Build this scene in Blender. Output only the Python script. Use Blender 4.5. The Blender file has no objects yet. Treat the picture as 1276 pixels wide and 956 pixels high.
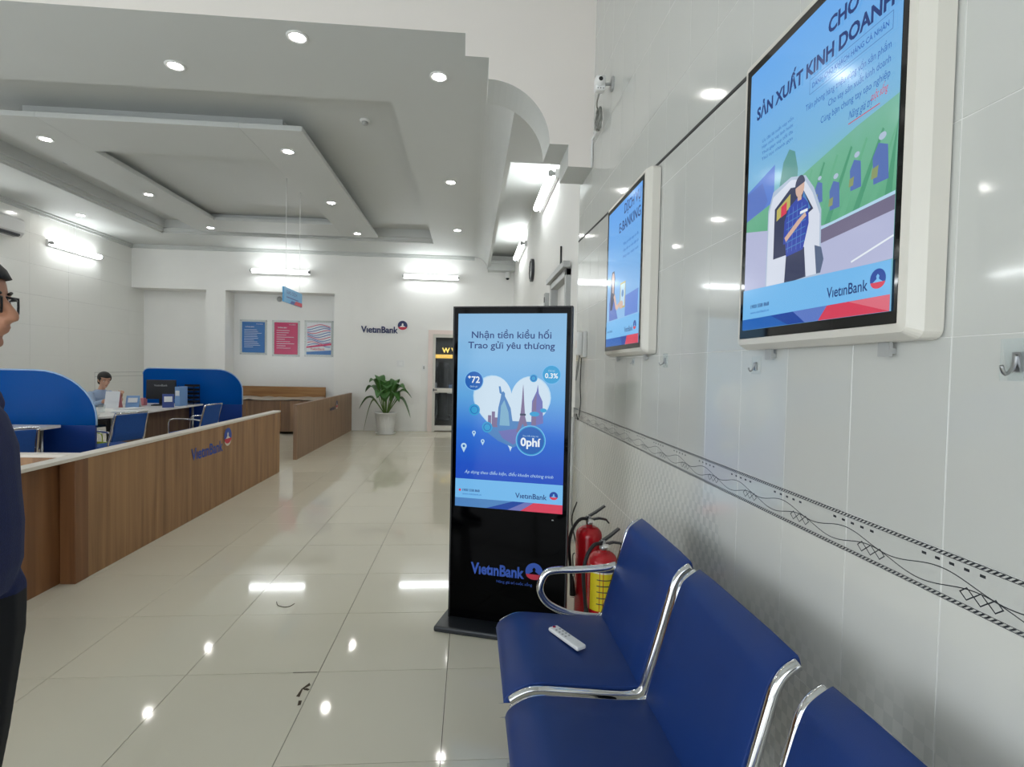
import bpy, bmesh, math, random
from mathutils import Vector, Matrix
random.seed(7)
PI = math.pi
scene = bpy.context.scene
COL = scene.collection

# ------------------------------------------------------------------ camera
CAM_F, YAW, PITCH, ROLL, CAM_H = 663.97, .0794, .0288, .0209, 1.45
def make_camera():
    cy, sy, cp, sp = math.cos(YAW), math.sin(YAW), math.cos(PITCH), math.sin(PITCH)
    fw = Vector((sy*cp, cy*cp, -sp)); r = Vector((cy, -sy, 0)); d = fw.cross(r)
    c, s = math.cos(ROLL), math.sin(ROLL)
    r2 = c*r - s*d; d2 = s*r + c*d
    cam = bpy.data.cameras.new('camera'); o = bpy.data.objects.new('camera', cam); COL.objects.link(o)
    cam.sensor_fit = 'HORIZONTAL'; cam.sensor_width = 36; cam.lens = CAM_F/1276*36
    cam.clip_start = .02; cam.clip_end = 200
    m = Matrix((r2, -d2, -fw)).transposed().to_4x4(); m.translation = Vector((0, 0, CAM_H))
    o.matrix_world = m
    scene.camera = o
make_camera()

# ------------------------------------------------------------------ world, exposure
w = bpy.data.worlds.new('world'); scene.world = w; w.use_nodes = True
bg = w.node_tree.nodes['Background']
bg.inputs[0].default_value = (.86, .93, 1.0, 1); bg.inputs[1].default_value = 2.8
vs = scene.view_settings
vs.view_transform = 'Standard'; vs.look = 'None'; vs.gamma = 1; vs.use_curve_mapping = False
vs.exposure = 0.6
TUBE_E, SPOT_E = 13.0, 90.0

# ------------------------------------------------------------------ room constants
XR, XF, XL = .893, .95, -7.2          # right wall (tiled), right wall far, left wall
YB, YN = 11.98, -3.6                   # back wall, wall behind the viewer
YBEAM0, YBEAM1 = 4.0, 4.37
ZC = 3.9                               # ceiling
ZHI = 5.3

# ------------------------------------------------------------------ colour + materials
def lin(h):
    h = h.lstrip('#'); v = [int(h[i:i+2], 16)/255 for i in (0, 2, 4)]
    return tuple((c/12.92 if c <= .04045 else ((c+.055)/1.055)**2.4) for c in v) + (1,)
MATS = {}
def principled(name):
    m = bpy.data.materials.new(name); m.use_nodes = True
    return m, m.node_tree, m.node_tree.nodes['Principled BSDF']
def mat(name, col, rough=.5, metal=0, spec=.5, noise=0, nscale=8, bump=0, bscale=60, coat=0):
    if name in MATS: return MATS[name]
    m, nt, b = principled(name)
    c = lin(col) if isinstance(col, str) else col
    b.inputs['Base Color'].default_value = c
    b.inputs['Roughness'].default_value = rough; b.inputs['Metallic'].default_value = metal
    b.inputs['Specular IOR Level'].default_value = spec; b.inputs['Coat Weight'].default_value = coat
    if noise or bump:
        tc = nt.nodes.new('ShaderNodeTexCoord')
    if noise:
        n = nt.nodes.new('ShaderNodeTexNoise'); n.inputs['Scale'].default_value = nscale; n.inputs['Detail'].default_value = 4
        nt.links.new(tc.outputs['Object'], n.inputs['Vector'])
        mx = nt.nodes.new('ShaderNodeMix'); mx.data_type = 'RGBA'
        mx.inputs['A'].default_value = tuple(x*(1-noise) for x in c[:3])+(1,)
        mx.inputs['B'].default_value = tuple(min(1, x*(1+noise)) for x in c[:3])+(1,)
        nt.links.new(n.outputs['Fac'], mx.inputs['Factor']); nt.links.new(mx.outputs['Result'], b.inputs['Base Color'])
    if bump:
        n2 = nt.nodes.new('ShaderNodeTexNoise'); n2.inputs['Scale'].default_value = bscale
        nt.links.new(tc.outputs['Object'], n2.inputs['Vector'])
        bp = nt.nodes.new('ShaderNodeBump'); bp.inputs['Strength'].default_value = bump; bp.inputs['Distance'].default_value = .004
        nt.links.new(n2.outputs['Fac'], bp.inputs['Height']); nt.links.new(bp.outputs['Normal'], b.inputs['Normal'])
    MATS[name] = m; return m
SCR = .595
def emit(name, col, s=1.0, rough=.15):
    """a lit surface: glossy black glass that gives off light"""
    if name in MATS: return MATS[name]
    m, nt, b = principled(name); c = lin(col) if isinstance(col, str) else col
    b.inputs['Base Color'].default_value = (.004, .004, .005, 1); b.inputs['Roughness'].default_value = rough; b.inputs['Specular IOR Level'].default_value = .2
    b.inputs['Emission Color'].default_value = c; b.inputs['Emission Strength'].default_value = s*SCR
    MATS[name] = m; return m
def lamp_mat(name, col, s):
    if name in MATS: return MATS[name]
    m = bpy.data.materials.new(name); m.use_nodes = True; nt = m.node_tree; nt.nodes.clear()
    e = nt.nodes.new('ShaderNodeEmission'); o = nt.nodes.new('ShaderNodeOutputMaterial')
    e.inputs[0].default_value = col; e.inputs[1].default_value = s; nt.links.new(e.outputs[0], o.inputs[0])
    MATS[name] = m; return m
def ramp_emit(name, stops, axis='Z', s=1.0, diag=0, cloud=0):
    """screen picture: colour ramp along the panel's own height plus soft clouds"""
    m, nt, b = principled(name)
    b.inputs['Base Color'].default_value = (.004, .004, .005, 1); b.inputs['Roughness'].default_value = .12; b.inputs['Specular IOR Level'].default_value = .2
    tc = nt.nodes.new('ShaderNodeTexCoord'); sx = nt.nodes.new('ShaderNodeSeparateXYZ'); nt.links.new(tc.outputs['Generated'], sx.inputs[0])
    v = sx.outputs[axis]
    if diag:
        ml = nt.nodes.new('ShaderNodeMath'); ml.operation = 'MULTIPLY_ADD'; ml.inputs[1].default_value = diag
        nt.links.new(sx.outputs['X'], ml.inputs[0]); nt.links.new(v, ml.inputs[2]); v = ml.outputs[0]
    if cloud:
        n = nt.nodes.new('ShaderNodeTexNoise'); n.inputs['Scale'].default_value = 4; n.inputs['Detail'].default_value = 5
        nt.links.new(tc.outputs['Generated'], n.inputs['Vector'])
        ml = nt.nodes.new('ShaderNodeMath'); ml.operation = 'MULTIPLY_ADD'; ml.inputs[1].default_value = cloud
        nt.links.new(n.outputs['Fac'], ml.inputs[0]); nt.links.new(v, ml.inputs[2]); v = ml.outputs[0]
    r = nt.nodes.new('ShaderNodeValToRGB'); cr = r.color_ramp
    while len(cr.elements) < len(stops): cr.elements.new(.5)
    for e, (p, c) in zip(cr.elements, stops): e.position = p; e.color = lin(c)
    nt.links.new(v, r.inputs[0]); nt.links.new(r.outputs[0], b.inputs['Emission Color'])
    b.inputs['Emission Strength'].default_value = s*SCR
    MATS[name] = m; return m
def wood(name, c1, c2, scale=(1, 1, .06), rough=.45):
    m, nt, b = principled(name)
    tc = nt.nodes.new('ShaderNodeTexCoord'); mp = nt.nodes.new('ShaderNodeMapping'); mp.inputs['Scale'].default_value = scale
    nt.links.new(tc.outputs['Object'], mp.inputs[0])
    n = nt.nodes.new('ShaderNodeTexNoise'); n.inputs['Scale'].default_value = 14; n.inputs['Detail'].default_value = 8; n.inputs['Distortion'].default_value = .4
    nt.links.new(mp.outputs[0], n.inputs['Vector'])
    r = nt.nodes.new('ShaderNodeValToRGB'); r.color_ramp.elements[0].position = .3; r.color_ramp.elements[1].position = .72
    r.color_ramp.elements[0].color = lin(c1); r.color_ramp.elements[1].color = lin(c2)
    nt.links.new(n.outputs['Fac'], r.inputs[0]); nt.links.new(r.outputs[0], b.inputs['Base Color'])
    b.inputs['Roughness'].default_value = rough
    MATS[name] = m; return m

mat('plaster', '#eeede9', .75, noise=.02, nscale=3, bump=.05, bscale=40)
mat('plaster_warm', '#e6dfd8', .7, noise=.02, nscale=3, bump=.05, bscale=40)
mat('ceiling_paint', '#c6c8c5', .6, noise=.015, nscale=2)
mat('tile_white', '#c8c9c4', .07, noise=.012, nscale=1.5)
mat('tile_left', '#ecece7', .16, noise=.012, nscale=1.5)
mat('grout_light', '#dcdcd8', .7)
mat('grout_floor', '#5c564a', .8)
mat('floor_tile', '#ddd7c4', .055, noise=.03, nscale=1.2)
mat('print_dark', '#30343a', .35)
mat('dark_gap', '#3b3c3a', .7)
wood('wood_counter', '#7d5836', '#a87f55')
wood('wood_post', '#6d4526', '#8c5f3a')
wood('wood_far', '#7a5f49', '#98795d')
wood('wood_bench', '#8a5f35', '#b08452', (.08, 1, 1))
wood('wood_desk', '#5a4331', '#77604a', (1, 1, .06))
mat('cap_cream', '#d8d0c4', .4)
mat('white_lam', '#eceae6', .3)
mat('white_metal', '#d9d5cb', .35)
mat('white_plastic', '#e8e8e6', .35)
mat('grey_plastic', '#a9aaa8', .4)
mat('vinyl_blue', '#123474', .42, spec=.35, noise=.06, nscale=6, bump=.12, bscale=500)
mat('fabric_blue', '#1a4f9c', .8, noise=.1, nscale=40)
mat('chrome', '#d6d7d9', .09, metal=1)
mat('steel', '#a8a9aa', .28, metal=1)
mat('black_gloss', '#07080a', .05)
mat('black_matte', '#141416', .45)
mat('black_metal', '#26292e', .35)
mat('rubber', '#17171a', .6)
mat('red_paint', '#c01622', .22, coat=.3)
mat('label_yellow', '#e8d21c', .5, noise=.08, nscale=60)
mat('label_white', '#e9e6df', .5)
mat('logo_navy', '#1d2a5c', .45)
mat('logo_blue', '#24489e', .45)
mat('logo_dimblue', '#2a55b8', .5)
mat('logo_red', '#c72a44', .45)
mat('white_flat', '#f0f0ee', .6)
mat('leaf', '#3c6b2c', .4, noise=.35, nscale=14)
mat('leaf_old', '#5c7330', .45, noise=.35, nscale=14)
mat('stem', '#56752f', .5)
mat('pot_white', '#dcdcda', .3)
mat('soil', '#3a2a1c', .95, noise=.4, nscale=40)
mat('skin', '#b98468', .55, noise=.05, nscale=20)
mat('skin_light', '#c79a80', .55, noise=.05, nscale=20)
mat('lip', '#9c5a4e', .5)
mat('hair', '#14110f', .6, noise=.3, nscale=90)
mat('navy_knit', '#14204c', .85, noise=.35, nscale=160, bump=.4, bscale=300)
mat('trousers', '#0c0e14', .8, noise=.2, nscale=80)
mat('shoe', '#0b0b0c', .3)
mat('shirt_blue', '#9fb4d2', .8, noise=.06, nscale=50)
mat('eye_white', '#e6e2dc', .3)
mat('eye_dark', '#1a120d', .2)
mat('cable', '#232323', .5)
mat('cable_grey', '#8d8e88', .5)
mat('paper', '#e9ecf0', .7)
mat('paper_blue', '#7fa5d6', .6)
mat('paper_navy', '#3a4f94', .6)
mat('paper_pink', '#d98a94', .6)
mat('cup_red', '#b3222c', .4)
mat('lime', '#b4c92f', .6)
mat('poster_blue', '#2f6fb4', .25)
mat('poster_pink', '#c62f63', .25)
mat('poster_text', '#dfe8f2', .4)
mat('sign_blue', '#5ba6d8', .35)
mat('frame_pink', '#e9d8d0', .35)
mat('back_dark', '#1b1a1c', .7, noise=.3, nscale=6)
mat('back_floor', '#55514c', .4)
mat('plastic_wrap', '#c4c0b6', .18, noise=.06, nscale=9, bump=.5, bscale=16)
mat('chip', '#4a3d2c', .8)
def acrylic():
    m = bpy.data.materials.new('acrylic_blue'); m.use_nodes = True; nt = m.node_tree; b = nt.nodes['Principled BSDF']; out = nt.nodes['Material Output']
    b.inputs['Base Color'].default_value = lin('#0a68b4'); b.inputs['Roughness'].default_value = .2; b.inputs['Specular IOR Level'].default_value = .12
    t = nt.nodes.new('ShaderNodeBsdfTransparent'); t.inputs[0].default_value = lin('#3f9be0')
    tl = nt.nodes.new('ShaderNodeBsdfTranslucent'); tl.inputs[0].default_value = lin('#1c86d8')
    m1 = nt.nodes.new('ShaderNodeMixShader'); m1.inputs[0].default_value = .45
    nt.links.new(b.outputs[0], m1.inputs[1]); nt.links.new(tl.outputs[0], m1.inputs[2])
    m2 = nt.nodes.new('ShaderNodeMixShader'); m2.inputs[0].default_value = .28
    nt.links.new(m1.outputs[0], m2.inputs[1]); nt.links.new(t.outputs[0], m2.inputs[2]); nt.links.new(m2.outputs[0], out.inputs[0])
    MATS['acrylic_blue'] = m
acrylic()
def glass(name, tint, clear):
    m = bpy.data.materials.new(name); m.use_nodes = True; nt = m.node_tree; b = nt.nodes['Principled BSDF']; out = nt.nodes['Material Output']
    b.inputs['Base Color'].default_value = tint; b.inputs['Roughness'].default_value = .03
    t = nt.nodes.new('ShaderNodeBsdfTransparent'); t.inputs[0].default_value = (.95, .97, .97, 1)
    mx = nt.nodes.new('ShaderNodeMixShader'); mx.inputs[0].default_value = clear
    nt.links.new(b.outputs[0], mx.inputs[1]); nt.links.new(t.outputs[0], mx.inputs[2]); nt.links.new(mx.outputs[0], out.inputs[0])
    MATS[name] = m
glass('clear_glass', (.2, .22, .23, 1), .9)
glass('lens_glass', (.5, .5, .52, 1), .8)
glass('clear_acrylic', (.9, .92, .93, 1), .88)
def patterned_tile():
    """white tile printed with a fine grey checker that thins out upwards"""
    m, nt, b = principled('tile_checker'); L = nt.links.new
    b.inputs['Roughness'].default_value = .12
    g = nt.nodes.new('ShaderNodeNewGeometry'); s = nt.nodes.new('ShaderNodeSeparateXYZ'); L(g.outputs['Position'], s.inputs[0])
    def M(op, a, bb=None, c=None):
        n = nt.nodes.new('ShaderNodeMath'); n.operation = op
        for i, v in enumerate((a, bb, c)):
            if v is None: continue
            if isinstance(v, (int, float)): n.inputs[i].default_value = v
            else: L(v, n.inputs[i])
        return n.outputs[0]
    ck = nt.nodes.new('ShaderNodeTexChecker'); ck.inputs['Scale'].default_value = 1
    cmb = nt.nodes.new('ShaderNodeCombineXYZ')
    L(M('DIVIDE', s.outputs['Y'], .0256), cmb.inputs[0]); L(M('DIVIDE', s.outputs['Z'], .0335), cmb.inputs[1]); cmb.inputs[2].default_value = .5
    L(cmb.outputs[0], ck.inputs['Vector'])
    mr = nt.nodes.new('ShaderNodeMapRange'); mr.interpolation_type = 'SMOOTHSTEP'
    mr.inputs[1].default_value = 1.72; mr.inputs[2].default_value = 1.90; mr.inputs[3].default_value = .80; mr.inputs[4].default_value = 1.06
    L(s.outputs['Y'], mr.inputs[0])
    wv = M('MULTIPLY', M('SINE', M('MULTIPLY', s.outputs['Y'], 14.0)), .03)
    lim = M('ADD', mr.outputs[0], wv)
    mk = nt.nodes.new('ShaderNodeMapRange'); mk.inputs[1].default_value = 0; mk.inputs[2].default_value = .14; mk.inputs[3].default_value = 0; mk.inputs[4].default_value = 1
    L(M('SUBTRACT', lim, s.outputs['Z']), mk.inputs[0])
    fac = M('MULTIPLY', ck.outputs['Fac'], M('MULTIPLY', mk.outputs[0], .6))
    mx = nt.nodes.new('ShaderNodeMix'); mx.data_type = 'RGBA'
    mx.inputs['A'].default_value = lin('#d6d6d0'); mx.inputs['B'].default_value = lin('#babdb8')
    L(fac, mx.inputs['Factor']); L(mx.outputs['Result'], b.inputs['Base Color'])
    MATS['tile_checker'] = m
patterned_tile()

# ------------------------------------------------------------------ mesh helpers
def M(n): return MATS[n] if isinstance(n, str) else n
def mk(name, bm, m, parent=None, smooth=False, bevel=0, seg=2, loc=None, kind=None):
    bmesh.ops.recalc_face_normals(bm, faces=bm.faces) if not getattr(mk, 'norecalc', False) else None
    me = bpy.data.meshes.new(name); bm.to_mesh(me); bm.free()
    for x in (m if isinstance(m, (list, tuple)) else [m]): me.materials.append(M(x))
    return link(name, me, parent, smooth, bevel, seg, loc, kind)
def link(name, me, parent=None, smooth=False, bevel=0, seg=2, loc=None, kind=None):
    o = bpy.data.objects.new(name, me); COL.objects.link(o)
    if parent: o.parent = parent
    if loc: o.location = loc
    if smooth:
        for p in me.polygons: p.use_smooth = True
    if bevel:
        b = o.modifiers.new('bevel', 'BEVEL'); b.width = bevel; b.segments = seg; b.limit_method = 'ANGLE'; b.angle_limit = .7
    if kind: o['kind'] = kind
    return o
def tag(o, label, cat, group=None):
    o['label'] = label; o['category'] = cat
    if group: o['group'] = group
    return o
def thing(name, label, cat, loc=(0, 0, 0), rz=0, group=None):
    o = bpy.data.objects.new(name, None); COL.objects.link(o); o.location = loc; o.rotation_euler = (0, 0, rz)
    o.empty_display_size = .1
    return tag(o, label, cat, group)
def struct(name, bm, m, **k):
    o = mk(name, bm, m, **k); o['kind'] = 'structure'; return o
def struct_root(name):
    o = bpy.data.objects.new(name, None); COL.objects.link(o); o['kind'] = 'structure'; return o
def copy_tree(o, parent=None):
    c = o.copy(); COL.objects.link(c); c.parent = parent
    for ch in list(o.children): copy_tree(ch, c)
    return c
def box(bm, x0, x1, y0, y1, z0, z1, mi=0):
    v = [bm.verts.new((x, y, z)) for x in (x0, x1) for y in (y0, y1) for z in (z0, z1)]
    for f in ((0, 1, 3, 2), (4, 6, 7, 5), (0, 4, 5, 1), (2, 3, 7, 6), (0, 2, 6, 4), (1, 5, 7, 3)):
        bm.faces.new([v[i] for i in f]).material_index = mi
    return v
def prism(bm, pts, vec, mi=0):
    vec = Vector(vec); a = [bm.verts.new(p) for p in pts]; b = [bm.verts.new(Vector(p)+vec) for p in pts]
    bm.faces.new(a).material_index = mi; bm.faces.new(b[::-1]).material_index = mi
    n = len(a)
    for i in range(n): bm.faces.new((a[i], b[i], b[(i+1) % n], a[(i+1) % n])).material_index = mi
def B(*boxes):
    bm = bmesh.new()
    for b in boxes: box(bm, *b)
    return bm
def catmull(pts, n=6):
    P = [Vector(p) for p in pts]; out = []
    for i in range(len(P)-1):
        p0 = P[max(i-1, 0)]; p1 = P[i]; p2 = P[i+1]; p3 = P[min(i+2, len(P)-1)]
        for k in range(n):
            t = k/n
            out.append(.5*((2*p1)+(-p0+p2)*t+(2*p0-5*p1+4*p2-p3)*t*t+(-p0+3*p1-3*p2+p3)*t**3))
    out.append(P[-1]); return out
def tube(bm, pts, r, seg=8, mi=0, cap=True):
    P = [Vector(p) for p in pts]; rings = []; nrm = None
    for i, p in enumerate(P):
        t = (P[min(i+1, len(P)-1)]-P[max(i-1, 0)]).normalized()
        if nrm is None:
            nrm = t.orthogonal().normalized()
        nrm = (nrm-t*nrm.dot(t))
        nrm = nrm.normalized() if nrm.length > 1e-6 else t.orthogonal().normalized()
        bn = t.cross(nrm); rr = r[i] if isinstance(r, (list, tuple)) else r
        rings.append([bm.verts.new(p+nrm*math.cos(2*PI*k/seg)*rr+bn*math.sin(2*PI*k/seg)*rr) for k in range(seg)])
    for a, b in zip(rings, rings[1:]):
        for k in range(seg):
            f = bm.faces.new((a[k], a[(k+1) % seg], b[(k+1) % seg], b[k])); f.material_index = mi; f.smooth = True
    if cap:
        bm.faces.new(rings[0][::-1]).material_index = mi; bm.faces.new(rings[-1]).material_index = mi
def lathe(bm, prof, seg=24, c=(0, 0, 0), axis='Z', mi=0):
    rings = []
    for r, h in prof:
        ring = []
        for k in range(seg):
            a = 2*PI*k/seg; x, y = r*math.cos(a), r*math.sin(a)
            p = {'Z': (x, y, h), 'Y': (x, h, y), 'X': (h, x, y)}[axis]
            ring.append(bm.verts.new((p[0]+c[0], p[1]+c[1], p[2]+c[2])))
        rings.append(ring)
    for a, b in zip(rings, rings[1:]):
        for k in range(seg):
            f = bm.faces.new((a[k], a[(k+1) % seg], b[(k+1) % seg], b[k])); f.material_index = mi
    if prof[0][0] > 1e-6: bm.faces.new(rings[0][::-1]).material_index = mi
    if prof[-1][0] > 1e-6: bm.faces.new(rings[-1]).material_index = mi
    return rings
def sphere(bm, c, r, seg=16, mi=0):
    r = r if isinstance(r, (tuple, list)) else (r, r, r)
    g = bmesh.ops.create_uvsphere(bm, u_segments=seg, v_segments=max(6, seg//2), radius=1)
    for v in g['verts']: v.co = Vector((v.co.x*r[0]+c[0], v.co.y*r[1]+c[1], v.co.z*r[2]+c[2]))
    for v in g['verts']:
        for f in v.link_faces: f.material_index = mi; f.smooth = True
    return g['verts']

# flat print on panels: local x right, z up, front = -y
class Print:
    def __init__(s): s.bm = bmesh.new(); s.mats = []; s.k = 0
    def mi(s, m):
        if m not in s.mats: s.mats.append(m)
        return s.mats.index(m)
    def y(s): s.k += 1; return -.0006-.00006*s.k
    def poly(s, pts, m):
        y = s.y(); f = s.bm.faces.new([s.bm.verts.new((p[0], y, p[1])) for p in pts]); f.material_index = s.mi(m)
        f.normal_update()
        if f.normal.y > 0: f.normal_flip()
    def rect(s, x0, x1, z0, z1, m): s.poly([(x0, z0), (x1, z0), (x1, z1), (x0, z1)], m)
    def disc(s, cx, cz, r, m, rz=None, n=28, a0=0, a1=2*PI, inner=0):
        rz = rz or r
        if a1-a0 > 6.28: s.poly([(cx+r*math.cos(2*PI*k/n), cz+rz*math.sin(2*PI*k/n)) for k in range(n)], m)
        else: s.poly([(cx+r*math.cos(a0+(a1-a0)*k/n), cz+rz*math.sin(a0+(a1-a0)*k/n)) for k in range(n+1)], m)
    def ring(s, cx, cz, r, t, m, rz=None, n=32):
        rz = rz or r; y = s.y(); mi = s.mi(m); vs = []
        for k in range(n):
            a = 2*PI*k/n
            vs.append((s.bm.verts.new((cx+r*math.cos(a), y, cz+rz*math.sin(a))), s.bm.verts.new((cx+(r-t)*math.cos(a), y, cz+(rz-t)*math.sin(a)))))
        for k in range(n):
            a, b = vs[k], vs[(k+1) % n]; s.bm.faces.new((a[0], b[0], b[1], a[1])).material_index = mi
    def line(s, p, q, t, m):
        d = Vector((q[0]-p[0], q[1]-p[1])).normalized(); n = Vector((-d.y, d.x))*t/2
        s.poly([(p[0]-n.x, p[1]-n.y), (q[0]-n.x, q[1]-n.y), (q[0]+n.x, q[1]+n.y), (p[0]+n.x, p[1]+n.y)], m)
    def text(s, body, x, z, width, m, height=None, bold=0, shear=0, align='L', extrude=0):
        me = text_mesh(body, bold, shear)
        xs = [v.co.x for v in me.vertices]; x0, x1 = min(xs), max(xs)
        sc = width/(x1-x0) if width else height; sz = (height if height else sc)
        ox = x if align == 'L' else (x-(x1-x0)*sc/2 if align == 'C' else x-(x1-x0)*sc)
        y = s.y(); mi = s.mi(m)
        vv = [s.bm.verts.new((ox+(v.co.x-x0)*sc, y, z+v.co.y*sz)) for v in me.vertices]
        for p in me.polygons:
            try: s.bm.faces.new([vv[i] for i in p.vertices]).material_index = mi
            except ValueError: pass
        bpy.data.meshes.remove(me)
    def emblem(s, cx, cz, r, blue, red, white):
        s.disc(cx, cz, r, blue)
        s.disc(cx, cz-.28*r, .93*r, white, a0=PI*1.10, a1=PI*1.90)
        s.disc(cx, cz-.30*r, .92*r, red, rz=.62*r, a0=PI, a1=2*PI)
        s.poly([(cx-.62*r, cz-.30*r), (cx-.14*r, cz+.02*r), (cx-.2*r, cz+.3*r), (cx, cz+.5*r), (cx+.2*r, cz+.3*r), (cx+.14*r, cz+.02*r), (cx+.62*r, cz-.30*r)], white)
    def build(s, name, parent, loc=None):
        mk.norecalc = True
        o = mk(name, s.bm, s.mats, parent, loc=loc); mk.norecalc = False
        return o
HORN = {'ơ': 'o', 'ờ': 'ò', 'ớ': 'ó', 'ợ': 'ọ', 'ở': 'ỏ', 'Ơ': 'O'}
def text_mesh(body, bold=0, shear=0, extrude=0):
    """lettering as a mesh; the horn of the horned o is drawn on as a small tick"""
    spots = [i for i, ch in enumerate(body) if ch in HORN]
    plain = ''.join(HORN.get(ch, ch) for ch in body)
    me = raw_text(plain, bold, shear, extrude)
    if spots:
        bm = bmesh.new(); bm.from_mesh(me)
        for i in spots:
            pre = raw_text(plain[:i+1], bold, 0, 0); xe = max(v.co.x for v in pre.vertices); bpy.data.meshes.remove(pre)
            bm.faces.new([bm.verts.new((xe+dx+shear*dy, dy, extrude)) for dx, dy in ((-.10, .40), (-.03, .42), (.055, .50), (.055, .57), (.0, .57), (.005, .50), (-.06, .45))])
        bm.to_mesh(me); bm.free()
    return me
def raw_text(body, bold=0, shear=0, extrude=0):
    c = bpy.data.curves.new('t', 'FONT'); c.body = body; c.size = 1; c.offset = bold; c.shear = shear; c.extrude = extrude; c.resolution_u = 3
    o = bpy.data.objects.new('t', c); COL.objects.link(o)
    dg = bpy.context.evaluated_depsgraph_get(); dg.update()
    me = bpy.data.meshes.new_from_object(o.evaluated_get(dg))
    bpy.data.objects.remove(o); bpy.data.curves.remove(c)
    return me
def letters3d(bm, body, x, z, width, height, depth, bold=.0, mi=0):
    """raised lettering in the local xz plane, front at y=-depth"""
    me = text_mesh(body, bold, 0, .5)
    xs = [v.co.x for v in me.vertices]; x0, x1 = min(xs), max(xs); sc = width/(x1-x0)
    vv = [bm.verts.new((x+(v.co.x-x0)*sc, -(v.co.z+.5)*depth, z+v.co.y*height)) for v in me.vertices]
    for p in me.polygons:
        try: bm.faces.new([vv[i] for i in p.vertices]).material_index = mi
        except ValueError: pass
    bpy.data.meshes.remove(me)

# ================================================================== STRUCTURE
# ---- floor with separate polished tiles
TX0, TY0, TS = -1.282, 1.9327, .6
floor = struct('floor', B((XL-.2, 1.2, YN-.2, 12.6, -.1, -.006)), 'grout_floor')
def tile_mesh(name, w, h, t, m, bev=.0015):
    """a slab w x h (local x, y) with a chamfered rim, top at z=0"""
    bm = bmesh.new()
    for (a, b, z) in ():
        pass
    lo = [bm.verts.new((sx*w/2, sy*h/2, -t)) for sx, sy in ((-1, -1), (1, -1), (1, 1), (-1, 1))]
    md = [bm.verts.new((sx*w/2, sy*h/2, -bev)) for sx, sy in ((-1, -1), (1, -1), (1, 1), (-1, 1))]
    hi = [bm.verts.new((sx*(w/2-bev), sy*(h/2-bev), 0)) for sx, sy in ((-1, -1), (1, -1), (1, 1), (-1, 1))]
    bm.faces.new(hi)
    for k in range(4):
        j = (k+1) % 4
        bm.faces.new((lo[k], lo[j], md[j], md[k])); bm.faces.new((md[k], md[j], hi[j], hi[k]))
    me = bpy.data.meshes.new(name); bm.to_mesh(me); bm.free(); me.materials.append(M(m)); return me
ft = tile_mesh('floor_tile', TS-.003, TS-.003, .006, 'floor_tile', .0001)
rest = bmesh.new()
for i in range(-11, 5):
    for j in range(-10, 19):
        cx, cy = TX0+TS*(i+.5), TY0+TS*(j+.5)
        if cx-.3 < XL-.2 or cx+.3 > 1.25: continue
        if cy-.3 > 12.0: continue
        if cy > 1.0 and cx > -.66*cy-1.3:
            o = link('floor_tile', ft, floor, loc=(cx, cy, random.uniform(-.0004, .0002)))
        else:
            g = bmesh.ops.create_grid(rest, x_segments=1, y_segments=1, size=TS/2-.0015)
            for v in g['verts']: v.co += Vector((cx, cy, 0))
o = mk('floor_tiles_beyond', rest, 'floor_tile', floor, kind='stuff')
# chipped corner and a hair-line scratch in the floor
def on_floor(px, py, z=.0012):   # measured spots on the floor
    return (px, py, z)
bm = bmesh.new()
for pts in ([(-.700, 2.445), (-.690, 2.425), (-.715, 2.395), (-.712, 2.340), (-.728, 2.345), (-.722, 2.40)],
            [(-.716, 2.398), (-.700, 2.405), (-.684, 2.395), (-.690, 2.385), (-.706, 2.390)],
            [(-.708, 2.315), (-.694, 2.315), (-.690, 2.285), (-.702, 2.280)], [(-.80, 2.527), (-.69, 2.527), (-.69, 2.5325), (-.80, 2.5325)]):
    bm.faces.new([bm.verts.new(on_floor(*p)) for p in pts])
mk('chipped_spot', bm, 'chip', floor)
bm = bmesh.new(); tube(bm, catmull([(-1.145, 3.30, .001), (-1.12, 3.25, .001), (-1.075, 3.225, .001), (-1.045, 3.235, .001), (-1.03, 3.27, .001)], 4), .0022, 5); mk('scratch', bm, 'chip', floor)

# ---- right wall, tiled
wall_right = struct('wall_right', B((XR+.0008, XR+.2, YN, 4.46, 0, ZHI)), 'grout_light')
VT, V0 = .256, .926
ROWS = [(0, .235, 'tile_checker'), (.235, .635, 'tile_checker'), (.635, 1.035, 'tile_checker'), (1.125, 1.525, 'tile_white'), (1.525, 1.925, 'tile_white'),
        (1.925, 2.325, 'tile_white'), (2.325, 2.725, 'tile_white'), (2.725, 3.125, 'tile_white'), (3.125, 3.525, 'tile_white'), (3.525, 3.925, 'tile_white'), (3.925, 4.325, 'tile_white')]
rowmesh = {}
stuffw = bmesh.new()
for j in range(-18, 14):
    y0 = V0+VT*j; y1 = min(y0+VT, 4.455)
    if y1-y0 < .03: continue
    for z0, z1, m in ROWS:
        key = (round(y1-y0, 3), round(z1-z0, 3), m)
        if key not in rowmesh: rowmesh[key] = tile_mesh('wall_tile', z1-z0-(.0022 if z0 < 2.3 else .0008), y1-y0-(.0022 if z0 < 2.3 else .0008), .006, m, .0006 if z0 < 2.3 else .0003)
        if j >= -2 and z0 < 4.0:
            o = link('wall_tile', rowmesh[key], wall_right, loc=(XR, (y0+y1)/2, (z0+z1)/2))
            o.rotation_euler = (random.uniform(-.0005, .0005)*(z0 < 2.3), -PI/2+random.uniform(-.0005, .0005)*(z0 < 2.3), 0)
        else:
            box(stuffw, XR, XR+.006, y0+.001, y1-.001, z0+.001, z1-.001)
for z0 in (4.325, 4.725): box(stuffw, XR, XR+.006, YN, 4.455, z0+.001, min(z0+.399, ZHI))
mk('wall_tiles_beyond', stuffw, 'tile_white', wall_right, kind='stuff')
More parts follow.
